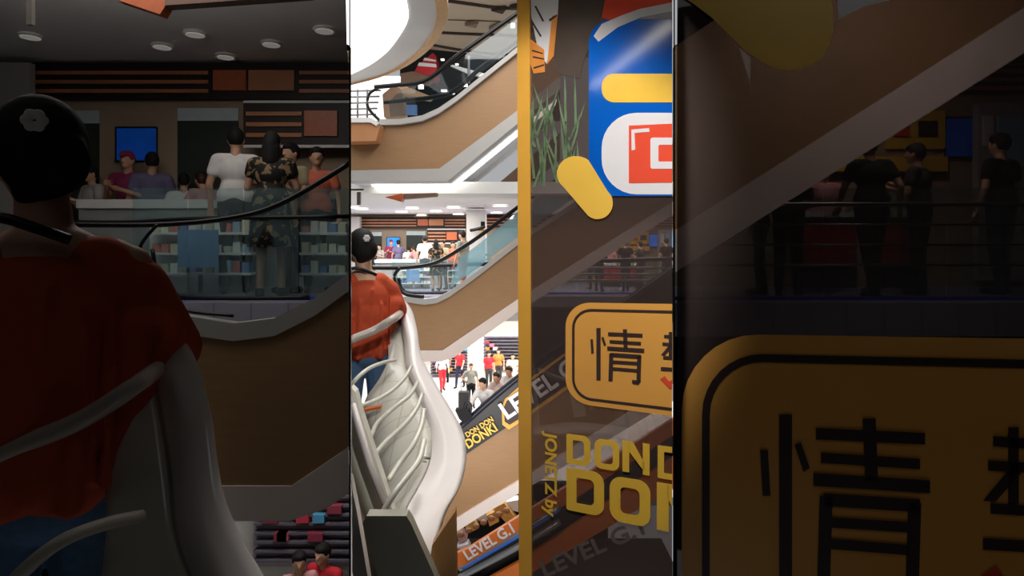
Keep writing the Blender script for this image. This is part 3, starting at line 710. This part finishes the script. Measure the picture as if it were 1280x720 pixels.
person(z, 'person in red shirt and dark trousers walking near the racks on the lower floor', 575, 26.2, 1.66, 160, 'walk', redt, navy, level=lv)
person(z, 'woman in grey t-shirt with hand on hip on the white lower floor', 589, 23.0, 1.66, 190, 'hip', grey_t, blk, level=lv, hairmat=hairb)
person(z, 'person in bright red top beside the lower column', 611, 25.8, 1.6, 200, 'stand', redt, dgrey, level=lv)
person(z, 'woman with long hair in a cream dress on the lower floor at the right', 641, 24.8, 1.7, 180, 'stand', creamt, creamt, 'long', level=lv, skirt=.35)
person(z, 'person in orange top far back between the racks', 623, 26.4, 1.6, 180, 'stand', cloth('orange_cotton',(214,130,60)), dgrey, level=lv)
person(ZL, 'dim person in pink shirt on the lower floor of the left hall', 556, 21.6, 1.62, 200, 'walk', pink_t, blk, level=ZL.lower)
person(ZL, 'dim person in red shirt at the lower right of the left hall', 566.5, 21.9, 1.66, 160, 'walk', redt, navy, level=ZL.lower)
# suitcase next to the woman
s = empty('suitcase', z.W(581,505,22.5), 'dark upright suitcase beside the woman with hand on hip', 'suitcase')
X = z.W(581,505,22.6); box('suitcase_shell', (X.x-.22,22.4,lv+.06), (X.x+.16,22.7,lv+.72), dgrey, s)
for dx in (-.12,.06): box('telescopic_rod', (X.x+dx-.012,22.52,lv+.72), (X.x+dx+.012,22.55,lv+1.05), steel, s)
box('suitcase_handle', (X.x-.14,22.51,lv+1.05), (X.x+.09,22.56,lv+1.08), black, s)
for dx in (-.15,.1): 
    bm = bmesh.new(); bmesh.ops.create_cone(bm, cap_ends=True, segments=14, radius1=.04, radius2=.04, depth=.03, matrix=Matrix.Translation((X.x+dx,22.5,lv+.04)) @ Matrix.Rotation(math.pi/2,4,'Y')); fin('wheel', bm, black, s)

# lower escalators with writing
s = empty('escalator', z.W(610,560,12), 'lower escalator whose black parapet carries gold and white lettering', 'escalator')
prism(z, 'parapet_band', [(560,543),(584,527),(603,508),(650,468),(860,322),(860,390),(650,523),(584,567),(560,583)], 12,.12, mat('black_parapet',(30,26,26),.35,.1,6), s)
prism(z, 'side_cladding', [(540,590),(560,583),(584,567),(650,523),(860,390),(860,470),(650,600),(600,630),(540,668)], 12.02,.9, wood, s)
prism(z, 'underside_band', [(540,668),(600,630.2),(650,600.2),(860,470.2),(860,490),(650,616),(600,646),(540,684)], 11.95,1.1, pinkw, s)
tube(z, 'handrail', [(560,545,11.9),(584,526,11.9),(610,503,11.9),(650,470,11.9),(700,434,11.9),(860,322,11.9)], .06, mat('dark_blue_rubber',(26,28,44),.3), s)
sl = math.atan2(40,62)
for str_, x, y, h, m in (('DON DON',584,547,.09,gold),('DONKI',585,561,.155,gold)):
    text('lettering', str_, z.W(x,y,11.94), h*1.15, m, s, sl*.98, sx=.86)
prism(z, 'gold_label_frame', [(627,510),(631,499),(650,482),(716,434),(716,482),(650,528),(636,537),(628,531)], 11.97,.02, gold2, s)
prism(z, 'gold_label_field', [(629.5,511),(633,502),(650,487),(712,441),(712,479),(650,523),(637,531),(631,527)], 11.95,.02, charc, s)
text('lettering', 'LEVEL G', z.W(633,525,11.92), .34, whp, s, sl*1.03)

for k, (px, Y, col, hm, lab) in enumerate(((610,12.45,white_t,hairm,'black-haired person in white shirt leaning over the lower escalator handrail'),(627,13.0,cloth('blush_cotton',(226,200,190)),hairb,'brown-haired person in blush shirt leaning in the middle of the lower escalator'),(642,13.6,white_t,hairb,'brown-haired person in white shirt leaning highest on the lower escalator'))):
    y = 487-k*8; top = z.W(px,y,Y).z
    person(z, lab, px, Y, 1.6, 150, 'rail', col, navy, level=top-1.28, sleeve=1.6, hairmat=hm)
# black shoulder bag objects near ribbon
s = empty('handbag', z.W(577,520,12.3), 'black handbag hanging on the lower escalator landing', 'bag')
prism(z, 'bag_body', [(569,513),(580,511),(588,516),(590,523),(581,530),(574,524)], 11.7,.2, blk, s); tube(z, 'bag_strap', [(580,513,11.75),(583,503,11.75),(588,506,11.75),(588,516,11.75)], .03, black, s)

# bottom level under the lower escalator
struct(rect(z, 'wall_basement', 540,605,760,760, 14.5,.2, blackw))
struct(rect(z, 'floor_basement', 540,740,860,746, 12.2,2.2, seam))
s = empty('escalator', z.W(610,700,12.8), 'bottom escalator with orange level sign and black rubber handrails', 'escalator')
prism(z, 'orange_band', [(570,692),(585,686),(650,645),(860,512),(860,532),(650,668),(582,712),(570,712)], 12.6,.1, mat('orange_sign_band',(214,116,48),.4), s)
prism(z, 'black_track', [(572,706),(584,710),(650,668),(860,532),(860,600),(650,700),(600,735),(572,735)], 12.7,.3, black, s)
tube(z, 'handrail', [(574,712,12.4),(590,704,12.4),(650,666,12.4),(700,634,12.4)], .05, steel, s)
tube(z, 'blue_trim', [(578,711,12.3),(650,670,12.3),(700,638,12.3)], .022, mat('blue_trim_paint',(40,90,190),.3), s)
prism(z, 'lower_orange_band', [(590,735),(650,702),(860,560),(860,600),(650,725),(620,740)], 12.5,.1, mat('orange_sign_band',(214,116,48),.4), s)
tube(z, 'lower_handrail', [(574,722,12.35),(650,682,12.35),(700,652,12.35)], .07, steel, s)
text('lettering', 'LEVEL G.1', z.W(584,701,12.55), .215, whp, s, sl*.95, sx=.92)
text('lettering', 'LEVEL G.1', z.W(680,722,12.2), .33, mat('pale_grey_letter',(140,134,128),.5), s, sl*.72, sx=1.15)
gd = mat('golden_snack_box',(206,160,84),.5,.25,18)
for k, (a, m) in enumerate((([(580,652),(590,646),(598,661),(584,667)],gd),([(608,645),(618,640),(624,652),(612,658)],gd),([(616,636),(630,629),(646,650),(636,657)],gd),([(590,643),(604,634),(613,638),(610,650),(598,651)],whp),([(630,628),(648,625),(648,640),(640,638)],whp),([(571,684),(585,680),(588,687),(573,694)],whp),([(571,668),(578,664),(584,674),(574,680)],mat('rosy_grey_pack',(176,140,132),.6)))):
    o = prism(z, 'snack_box' if k < 3 else 'paper_sheet', a, 13.4+.1*k,.25, m)
    tag(o, ('leftmost golden box','small middle golden box','largest tilted golden box','white sheet between the golden boxes','white sheet at the pane edge','white sheet above the orange sign end','rosy grey pack')[k]+' on the basement display under the escalator', 'box' if k < 3 or k == 6 else 'paper')
for k in range(7):
    x = 576+k*9.5; y = 668-k*5
    bm = bmesh.new(); p = z.W(x,y,13.2); bmesh.ops.create_uvsphere(bm, u_segments=14, v_segments=8, radius=.06, matrix=Matrix.Translation(p) @ Matrix.Diagonal((1.3,1,1,1)))
    o = fin('snack_bag', bm, mat('brown_snack_bag',(150,106,70),.5,.2,20), None, None, True); tag(o, 'small brown rounded snack bag on the basement display', 'bag', 'snack bags on the basement display')

# ------------------------------------------------------------------ the near white curved balustrade, centre and left hall
def ribbon(z, name, Ls, Rs, m, parent, bulge=-.10, th=.03, n=7):
    A = catmull([z.W(*p) for p in Ls], 6); B = catmull([z.W(*p) for p in Rs], 6); N = min(len(A),len(B)); sc = z.dy(1)
    bm = bmesh.new(); g = []
    for i in range(N):
        row = []
        for k in range(n+1):
            t = k/n; p = A[i].lerp(B[i], t); p = p+Vector((0, bulge*sc*math.sin(math.pi*t), 0)); row.append(p)
        g.append(row)
    F1 = [[bm.verts.new(p) for p in r] for r in g]; F2 = [[bm.verts.new(p+Vector((-.3,.9,0))*th*sc) for p in r] for r in g]
    for G in (F1, F2):
        for i in range(N-1):
            for k in range(n): bm.faces.new((G[i][k],G[i][k+1],G[i+1][k+1],G[i+1][k]))
    for i in range(N-1):
        bm.faces.new((F1[i][0],F1[i+1][0],F2[i+1][0],F2[i][0])); bm.faces.new((F1[i][n],F1[i+1][n],F2[i+1][n],F2[i][n]))
    for k in range(n):
        bm.faces.new((F1[0][k],F1[0][k+1],F2[0][k+1],F2[0][k])); bm.faces.new((F1[-1][k],F1[-1][k+1],F2[-1][k+1],F2[-1][k]))
    return fin(name, bm, m, parent, z, True)
def near_balustrade(z):
    w = z.word; q = z.dy(1)
    s = empty('curved_balustrade', z.W(520,600,3.4), 'cream enamelled curved balustrade with tubular rails beside the woman in orange, '+w, 'balustrade')
    mid = [(496,385,4.45),(500,400,4.35),(505,430,4.15),(508,460,3.9),(520,490,3.65),(532,520,3.4),(540,548,3.15),(537,580,2.9),(522,612,2.65),(508,640,2.45),(512,680,2.25),(520,722,2.1)]
    R = [(502,372,4.5),(514,386,4.4),(521,410,4.2),(527,445,3.95),(544,478,3.7),(562,508,3.45),(578,538,3.2),(583,570,2.95),(576,606,2.7),(558,640,2.5),(546,680,2.3),(543,722,2.15)]
    L = [(482,396,4.2),(484,425,4.1),(485,450,3.9),(474,474,3.8),(460,495,3.7),(454,515,3.65),(458,540,3.55),(464,570,3.4),(472,605,3.2),(476,640,2.8),(478,680,2.4),(484,722,2.2)]
    if z.k == 'l': L = [(482,396,4.2),(479,425,4.1),(480,450,3.9),(478,474,3.8),(474,495,3.7),(470,515,3.65),(466,540,3.55),(464,570,3.4),(472,605,3.2),(476,640,2.8),(478,680,2.4),(484,722,2.2)]
    ribbon(z, 'inner_panel', L, mid, tiles('milky_tile',(208,204,192),(184,178,164),3.2) if z.k == 'c' else creamglow, s, -.05)
    ribbon(z, 'outer_panel', mid, R, mat('pearl_enamel',(222,214,210),.2,.02,4), s, -.1)
    tube(z, 'handrail', [(430,429,3.7),(446,422,3.75),(470,412,3.8),(492,398,3.85),(500,392,4.2)], .026 if z.k=='c' else .018, mat('satin_rail',(196,184,174),.25,.03,8), s)
    T = [[(436,486,3.5),(446,473,3.5),(462,460,3.6),(480,453,3.8),(494,450,4.0)],
         [(448,508,3.4),(470,500,3.5),(490,488,3.6),(506,472,3.7),(514,458,3.8)],
         [(464,545,3.2),(472,528,3.25),(492,510,3.3),(512,494,3.4),(522,478,3.6)],
         [(470,566,3.0),(484,550,3.05),(504,532,3.1),(520,512,3.2),(528,492,3.3)],
         [(486,600,2.7),(500,578,2.75),(516,556,2.8),(526,534,2.9),(530,512,3.0)],
         [(478,642,2.35),(492,618,2.4),(510,594,2.5),(524,574,2.6),(530,550,2.7)]]
    for t in T[:6 if z.k == 'c' else 1]: tube(z, 'tube_rail', [(a,b,c-.3) for a,b,c in t], .011 if z.k == 'c' else .012, cream, s)
    if z.k == 'c':
        prism(z, 'sloping_post', [(430,500),(438,484),(444,490),(452,520),(494,648),(474,655),(440,560)], 2.35,.05, cream, s)
        tube(z, 'post_bead', [(440,505,2.3),(462,580,2.3),(486,645,2.3)], .014, mat('pearl_enamel',(222,214,210),.2,.02,4), s, False)
        prism(z, 'post_cap', [(453,655),(458,645),(508,645),(514,655),(550,735),(476,735)], 2.0,.05, mat('khaki_enamel',(190,186,170),.3,.03,3), s)
        prism(z, 'post_shadow_gap', [(446,640),(453,655),(476,735),(462,735),(436,655)], 2.12,.04, mat('umber_gap_shade',(96,84,72),.6), s)  # solid dark strip, shade of the gap put into its colour
        prism(z, 'milky_infill', [(426,488),(438,496),(446,520),(462,580),(474,650),(450,650),(426,600)], 2.6,.02, mat('khaki_enamel',(190,186,170),.3,.03,3), s)
        prism(z, 'side_rail', [(430,580),(438,600),(446,640),(462,735),(446,735),(430,680)], 2.05,.04, mat('pearl_enamel',(222,214,210),.2,.02,4), s)
        prism(z, 'oak_end_panel', [(540,682),(560,652),(569,640),(571,740),(532,740)], 2.1,.05, mat('warm_oak',(214,158,96),.4,.1,5,wave=(6,1,1)), s)
near_balustrade(ZC); near_balustrade(ZL)
struct(box('floor', (-1.3,2.6,-.12), (-.42,4.9,0), deckt, None, ZC))
bm = bmesh.new(); prism_bm(bm, [ZC.W(455,512,3.5),ZC.W(476,508,3.5),ZC.W(476,510.5,3.5),ZC.W(455,515,3.5)], Vector((0,.04,0))); o = fin('orange_strip', bm, mat('orange_plastic',(222,110,50),.4), None, ZC); tag(o, 'thin orange strip lying behind the tubular rails of the near balustrade', 'strip')
orange_woman(ZC, 'smaller brightly lit woman in rust-orange blouse with flower hair clip, leaning on the rail', 456.5, 4.12, 0, True)
orange_woman(ZL, 'larger near woman in dim light, rust-orange blouse and white flower hair clip', 455.5, 4.12, .23, True)

# ------------------------------------------------------------------ the printed banner glass (centre) and the dim one at the right
class Plane:
    def __init__(s, P0, d): s.P0 = Vector(P0); s.d = Vector((d[0],d[1],0)).normalized(); s.n = Vector((s.d.y,-s.d.x,0))
    def hit(s, x, y, off=0):
        r = Vector(((x-640)/F, 1, -(y-HZ)/F)); o = Vector((0,0,EYE)); P = s.P0+s.n*off
        t = (P-o).dot(s.n)/r.dot(s.n); return o+r*t
    def poly(s, name, pts, m, parent, off=.006, th=.002, z=ZC):
        bm = bmesh.new(); prism_bm(bm, [s.hit(x,y,off) for x, y in pts], -s.n*th); return fin(name, bm, m, parent, z)
def rrect(x0, y0, x1, y1, r, skew=0, n=8):
    out = []
    for cx, cy, a0 in ((x1-r,y0+r,-90),(x1-r,y1-r,0),(x0+r,y1-r,90),(x0+r,y0+r,180)):
        for k in range(n+1):
            a = math.radians(a0+90*k/n); x = cx+r*math.cos(a); y = cy+r*math.sin(a)
            out.append((x, y+skew*(x-x0)*((y-y0)/(y1-y0))))
    return out
PB = Plane((.058,3.0,0), (1.54,-1))
if PB.n.y > 0: PB.n = -PB.n
def lettering_stroke(pl, pts_list, name, m, parent, off, z, tr=lambda p: p):
    bm = bmesh.new()
    for pts in pts_list: prism_bm(bm, [pl.hit(*tr(p), off) for p in pts], -pl.n*.002)
    return fin(name, bm, m, parent, z)
def bar(x0, y0, x1, y1, w):      # slanted bar with vertical or horizontal ends
    if abs(x1-x0) > abs(y1-y0): return [(x0,y0-w/2),(x1,y1-w/2),(x1,y1+w/2),(x0,y0+w/2)]
    return [(x0-w/2,y0),(x0+w/2,y0),(x1+w/2,y1),(x1-w/2,y1)]
QING = [bar(739.5,424,740.5,442,3), bar(748,410,748,475,5), [(751.5,422),(754,421),(757.5,431),(755,432.5)],
        bar(760,417.5,803,419.5,4.5), bar(762,427,801,429.5,4), bar(759,435.5,805,438.5,5), bar(781,411.5,782,436,5),
        bar(764,442,763,476.5,5), bar(763,443.5,801,446,5), bar(799,445,798,478,5), [(790,475),(801,476),(798,481),(790,479.5)], bar(766,452.5,797,454.5,4), bar(766,461,797,463.5,4)]
RE = [bar(830,420.5,860,422.5,4), bar(838,415,838,445,4), bar(828,430,860,432,4), [(836,432),(841,433),(831,444),(826,444)], bar(829,447,860,449,4), bar(826,461,860,463,4.5)]
def Dl(x0,y0,x1,y1,w,sk):
    o = rrect(x0,y0,x1,y1,(x1-x0)*.28,sk); return o
def ring(pl, name, outer, inner, m, parent, off, z, tr=lambda p: p):
    bm = bmesh.new(); n = len(outer); th = -pl.n*.002
    O = [bm.verts.new(pl.hit(*tr(p),off)) for p in outer]; I = [bm.verts.new(pl.hit(*tr(p),off)) for p in inner]
    O2 = [bm.verts.new(v.co+th) for v in O]; I2 = [bm.verts.new(v.co+th) for v in I]
    for k in range(n):
        j = (k+1)%n
        bm.faces.new((O[k],O[j],I[j],I[k])); bm.faces.new((O2[j],O2[k],I2[k],I2[j])); bm.faces.new((O[j],O[k],O2[k],O2[j])); bm.faces.new((I[k],I[j],I2[j],I2[k]))
    return fin(name, bm, m, parent, z)
def oct_(x0,y0,x1,y1,rl,rr,sk,n=8):     # rounded box, left radius rl, right radius rr
    out = []
    for cx, cy, a0, r in ((x1-rr,y0+rr,-90,rr),(x1-rr,y1-rr,0,rr),(x0+rl,y1-rl,90,rl),(x0+rl,y0+rl,180,rl)):
        for k in range(n+1):
            a = math.radians(a0+90*k/n); x = cx+r*math.cos(a); y = cy+r*math.sin(a); out.append((x, y+sk(x,y)))
    return out
def banner_centre():
    z = ZC
    s = empty('glass_banner', PB.hit(750,700), 'tall smoked glass banner with amber edge strip, characters on amber plate and gold letters', 'banner')
    PB.poly('smoked_pane', [(647,-80),(850,-160),(850,860),(649,800)], film, s, 0, .008)
    PB.poly('amber_edge_strip', [(646,-80),(661.5,-80),(664.5,800),(649,800)], gold2, s, .012, .008)
    # printed jungle: trunk and grass, fur patch, plain colour fields
    PB.poly('printed_trunk', [(690,-40),(768,-40),(748,30),(728,80),(724,98),(700,92),(688,60)], mat('trunk_print',(76,62,54),.6,.2,6), s, .008)
    PB.poly('fur_print', [(663,-30),(700,-30),(697,20),(690,50),(683,80),(672,60),(664,20)], whp, s, .009)
    PB.poly('fur_print', [(662,48),(680,62),(681,90),(667,92),(663,80)], tigero, s, .010); PB.poly('fur_print', [(690,20),(697,18),(692,70),(684,80)], tigero, s, .0105)
    lettering_stroke(PB, [[(668,8),(670,7),(680,26),(678,27)],[(663,26),(665,25),(677,45),(675,46)],[(686,24),(696,18),(696,20),(687,27)],[(665,62),(678,66),(678,67.5),(665,64)],[(666,70),(680,73),(680,74.5),(666,72)],[(667,84),(680,80),(680,82),(667,86)]], 'fur_stripe', charc, s, .012, z)['kind'] = 'stuff'
    bl = []
    for k in range(34):
        x = random.uniform(662,722); y0 = random.uniform(150,235); L = random.uniform(40,75); dx = random.uniform(-12,16)
        bl.append([(x,y0),(x+3.2,y0),(x+dx+2,y0-L*.6),(x+dx*1.5,y0-L),(x+dx-.5,y0-L*.6)])
    o = lettering_stroke(PB, bl, 'grass_print', greenery, s, .0085, z); o['kind'] = 'stuff'
    # plain generic colour fields stand where the printed figure is
    PB.poly('red_field', [(752,22),(764,-40),(850,-40),(850,8),(800,14),(770,26)], redp, s, .013)
    PB.poly('white_stripe_field', [(742,45),(752,30),(775,20),(800,11),(850,1),(850,12),(800,22),(772,34),(748,52)], whp, s, .0145)
    PB.poly('blue_field', rrect(736,24,900,245,30), bluep, s, .0115)
    PB.poly('yellow_band', rrect(752,92,900,128,16), gold, s, .0152)
    PB.poly('white_field', rrect(752,141,900,243,44), whp, s, .0135)
    PB.poly('yellow_pill', [(720+24*math.cos(a),217+22*math.sin(a)) for a in [math.radians(130+k*12) for k in range(16)]]+[(747+19*math.cos(a),254+20*math.sin(a)) for a in [math.radians(-50+k*12) for k in range(16)]], mat('plain_yellow_print',(238,190,78),.4,.06,4), s, .015)
    PB.poly('red_square', [(786,157),(850,154),(850,228),(786,229)], redp, s, .0155)
    ring(PB, 'letter_d', oct_(813,172,868,211,3,18,lambda x,y: 0), oct_(823,181,860,202,2,10,lambda x,y: 0), whp, s, .018, z)
    lettering_stroke(PB, [[(789,162),(811,160),(812,164.5),(793,166.5),(794,187),(789.5,188)]], 'corner_glint', whp, s, .018, z)
    # amber plate
    sk = lambda x,y: (x-708)*.12*max(0,(y-379))/125
    def sk2(x,y): return (x-708)*(.015+.115*max(0,y-379)/125)
    PB.poly('amber_plate', oct_(707,378,920,503,30,30,sk2), signo, s, .010)
    ring(PB, 'plate_outline', oct_(715,385.5,912,497,24,24,sk2), oct_(718,388.5,909,494,21,21,sk2), charc, s, .013, z)
    lettering_stroke(PB, QING, 'character_print', charc, s, .014, z); lettering_stroke(PB, RE, 'character_print', charc, s, .014, z)
    lettering_stroke(PB, [[(825,474),(831,470),(836,477),(850,470),(850,480),(837,486)]], 'red_tick', redp, s, .014, z)
    # gold letters
    def G(y): return lambda x, yy: (x-708)*(.155+.00075*(yy-584))
    def gk(x,yy): return (x-708)*(.135+.00070*(yy-542))
    def ringl(x0,y0,x1,y1,w,rl,rr): ring(PB, 'letter', oct_(x0,y0,x1,y1,rl,rr,gk), oct_(x0+w,y0+w*.85,x1-w,y1-w*.85,max(1,rl-w*.7),max(2,rr-w*.6),gk), gold, s, .014, z)
    def nl(x0,y0,x1,y1,w):
        q = lambda p: (p[0], p[1]+gk(*p))
        lettering_stroke(PB, [[(x0,y0),(x0+w,y0),(x0+w,y1),(x0,y1)],[(x1-w,y0),(x1,y0),(x1,y1),(x1-w,y1)],[(x0+w*.9,y0),(x0+w*1.5,y0),(x1-w*.8,y0+(y1-y0)*.62),(x1-w*.8,y0+(y1-y0)*.9),(x0+w*.9,y0+(y1-y0)*.3)]], 'letter', gold, s, .014, z, q)
    ringl(708,542,738,579,8,2,9); ringl(743,543,774,579,8,9,9); nl(778,541,812,578,8.5); ringl(822,541,852,579,8,2,9)
    ringl(708,584,755,637,12.5,3,14); ringl(762,585,813,639,13.5,15,15); nl(821,584,868,639,15)
    a = PB.hit(690,541,.014); b = PB.hit(690,634,.014)
    B = Matrix((PB.d, Vector((0,0,1)), PB.n)).transposed().to_4x4()
    p0 = PB.hit(682,541,.014)
    text('lettering', 'JONETZ by', p0, (PB.hit(696,541)-PB.hit(682,541)).length, gold, s, -math.pi/2, B, sx=1.02*(a.z-b.z)/.35*.92, ext=.001)
    return s
banner_centre()
# dim banner in the right hall: same amber plate, seen much larger
z = ZR; PR = Plane((.9,2.05,0), (1,-.22))
if PR.n.y > 0: PR.n = -PR.n
s = empty('glass_banner', PR.hit(1060,700), 'dim large smoked glass banner with a big amber plate of dark characters, right hall', 'banner')
B_ = lambda p: (640+K*(p[0]-640), 360+K*(p[1]-360))
def skb(x,y): return (x-708)*(.015+.115*max(0,y-379)/125)
PR.poly('smoked_pane', [(846,-60),(1380,-60),(1380,800),(846,800)], film, s, 0, .008, z)
PR.poly('amber_plate', [B_(p) for p in oct_(707,378,900,503,30,30,skb)], signo, s, .006, .002, z)
ring(PR, 'plate_outline', oct_(715,385.5,892,497,24,24,skb), oct_(718,388.5,889,494,21,21,skb), charc, s, .010, z, B_)
lettering_stroke(PR, QING, 'character_print', charc, s, .012, z, B_); lettering_stroke(PR, RE, 'character_print', charc, s, .012, z, B_)
lettering_stroke(PR, [[(825,474),(831,470),(836,477),(850,470),(850,480),(837,486)]], 'red_tick', redp, s, .012, z, B_)
PR.poly('yellow_pill', [(850,-60),(1020,-60),(1036,-20),(1041,10),(1041,38),(1037,56),(1028,70),(1016,80),(1002,86),(986,88),(970,86),(950,76),(930,62),(890,22),(866,4),(850,-6)], mat('plain_yellow_print',(238,190,78),.4,.06,4), s, .010, .002, z)
PR.poly('white_field', [(1042,-60),(1120,-60),(1112,0),(1080,8),(1048,24)], whp, s, .008, .002, z)

# dark slabs under the right gallery
struct(rect(ZR, 'floor_edge', 640,372,860,480, 18.6,.4, partm)); struct(rect(ZC, 'trim_9', 655,372,860,470, 18.9,.3, mat('slab_umber',(76,66,64),.7)))

# ------------------------------------------------------------------ lights; the hall lamps are added and unseen
def area(name, loc, size, power, rot=(0,0,0), col=(1,.97,.93), sy=None):
    l = bpy.data.lights.new(name, 'AREA'); l.energy = power; l.size = size; l.color = col
    if sy: l.shape = 'RECTANGLE'; l.size_y = sy
    o = bpy.data.objects.new(name, l); o.location = loc; o.rotation_euler = [math.radians(a) for a in rot]; C.objects.link(o); return o
area('atrium_lamp', (0,7,8.0), 5, 620, (15,0,0))
area('atrium_front_fill', (0,4.6,6.2), 1.6, 110, (25,0,0))  # unseen light added to brighten the foreground
sp = bpy.data.lights.new('front_fill_spot', 'SPOT'); sp.energy = 135; sp.spot_size = math.radians(66); sp.spot_blend = .3; sp.shadow_soft_size = .12; sp.color = (1,.97,.93)  # unseen fill spot added to brighten banner and balustrade
so = bpy.data.objects.new('front_fill_spot', sp); so.location = (-.02,1.15,2.66); so.rotation_euler = (math.radians(57),0,0); C.objects.link(so)
area('gallery_lamp', (-3,17,2.5), 3, 150, (0,0,0), sy=3)
area('gallery_lamp', (3,20,2.5), 5, 420, (0,0,0), sy=3)
area('gallery_lamp', (-4,20.5,2.55), 5, 280, (0,0,0), sy=3)
area('upper_fill', (0,15,7.2), 5, 150, (0,0,0))  # unseen light added where light from above is blocked
area('lower_lamp', (0,25,-1.0), 12, 1300, (0,0,0), sy=6)
area('lower_front_lamp', (0,16,-.9), 4, 200, (-20,0,0))
area('basement_lamp', (-.3,9,-2.0), 2, 80, (70,0,0))
area('underside_lamp', (-2,9.5,-2.8), 3, 60, (165,0,0))
area('left_hall_lamp', (-2.2,4.6,3.7), 1.6, 14, (0,0,0), sy=2.5)
area('left_hall_ceiling_fill', (-3,3.9,3.3), 2.0, 30, (180,0,0), sy=1)  # unseen upward light added to brighten the hall ceiling
area('left_hall_near_fill', (-1.5,.4,3.3), 1.0, .5, (25,0,0))  # unseen light added for the near woman
area('left_hall_lower_fill', (-2.1,6.3,.5), 1.2, 45, (0,0,0))  # added light, hidden behind the escalator, brightens the lower level
area('right_hall_fill', (2.6,3.1,3.5), 1.2, 24, (25,0,0), sy=1)  # added out of view to light what stands behind the pane
area('right_hall_back_lamp', (3.6,6.0,3.72), 1.2, 20, (10,0,0), sy=.6)
area('right_hall_near_fill', (1.2,.2,3.4), .5, 2, (42,0,0))  # unseen light added for the front of the large banner
s = empty('tube_lamp', (-.29,2.12,2.69), 'slim sloping tube lamp hung above the banner whose streak shows on the glass', 'lamp')
bm = bmesh.new(); tube_bm(bm, [Vector((-.128,1.95,2.86)),Vector((-.45,2.3,2.52))], .013, 10); fin('lamp_tube', bm, mat('tube_glow', (255,250,235), .5, 0, 1, emit=22), s)
for p in ((-.128,1.95,2.86),(-.45,2.3,2.52)):
    bm = bmesh.new(); tube_bm(bm, [Vector(p),Vector(p)+Vector((0,0,.5))], .004, 6); fin('hanging_wire', bm, steel, s)
w = bpy.data.worlds.new('World'); bpy.context.scene.world = w; w.use_nodes = True
w.node_tree.nodes['Background'].inputs[0].default_value = (.95,.97,1,1); w.node_tree.nodes['Background'].inputs[1].default_value = .42

cam = bpy.data.cameras.new('Camera'); co = bpy.data.objects.new('Camera', cam); C.objects.link(co)
co.location = (0,0,EYE); co.rotation_euler = (math.pi/2,0,0)
cam.sensor_width = 36; cam.lens = F/1280*36; cam.shift_y = -60/1280; cam.clip_start = .05
bpy.context.scene.camera = co
vs = bpy.context.scene.view_settings; vs.view_transform = 'Standard'; vs.look = 'None'; vs.gamma = 1; vs.use_curve_mapping = False; vs.exposure = 0
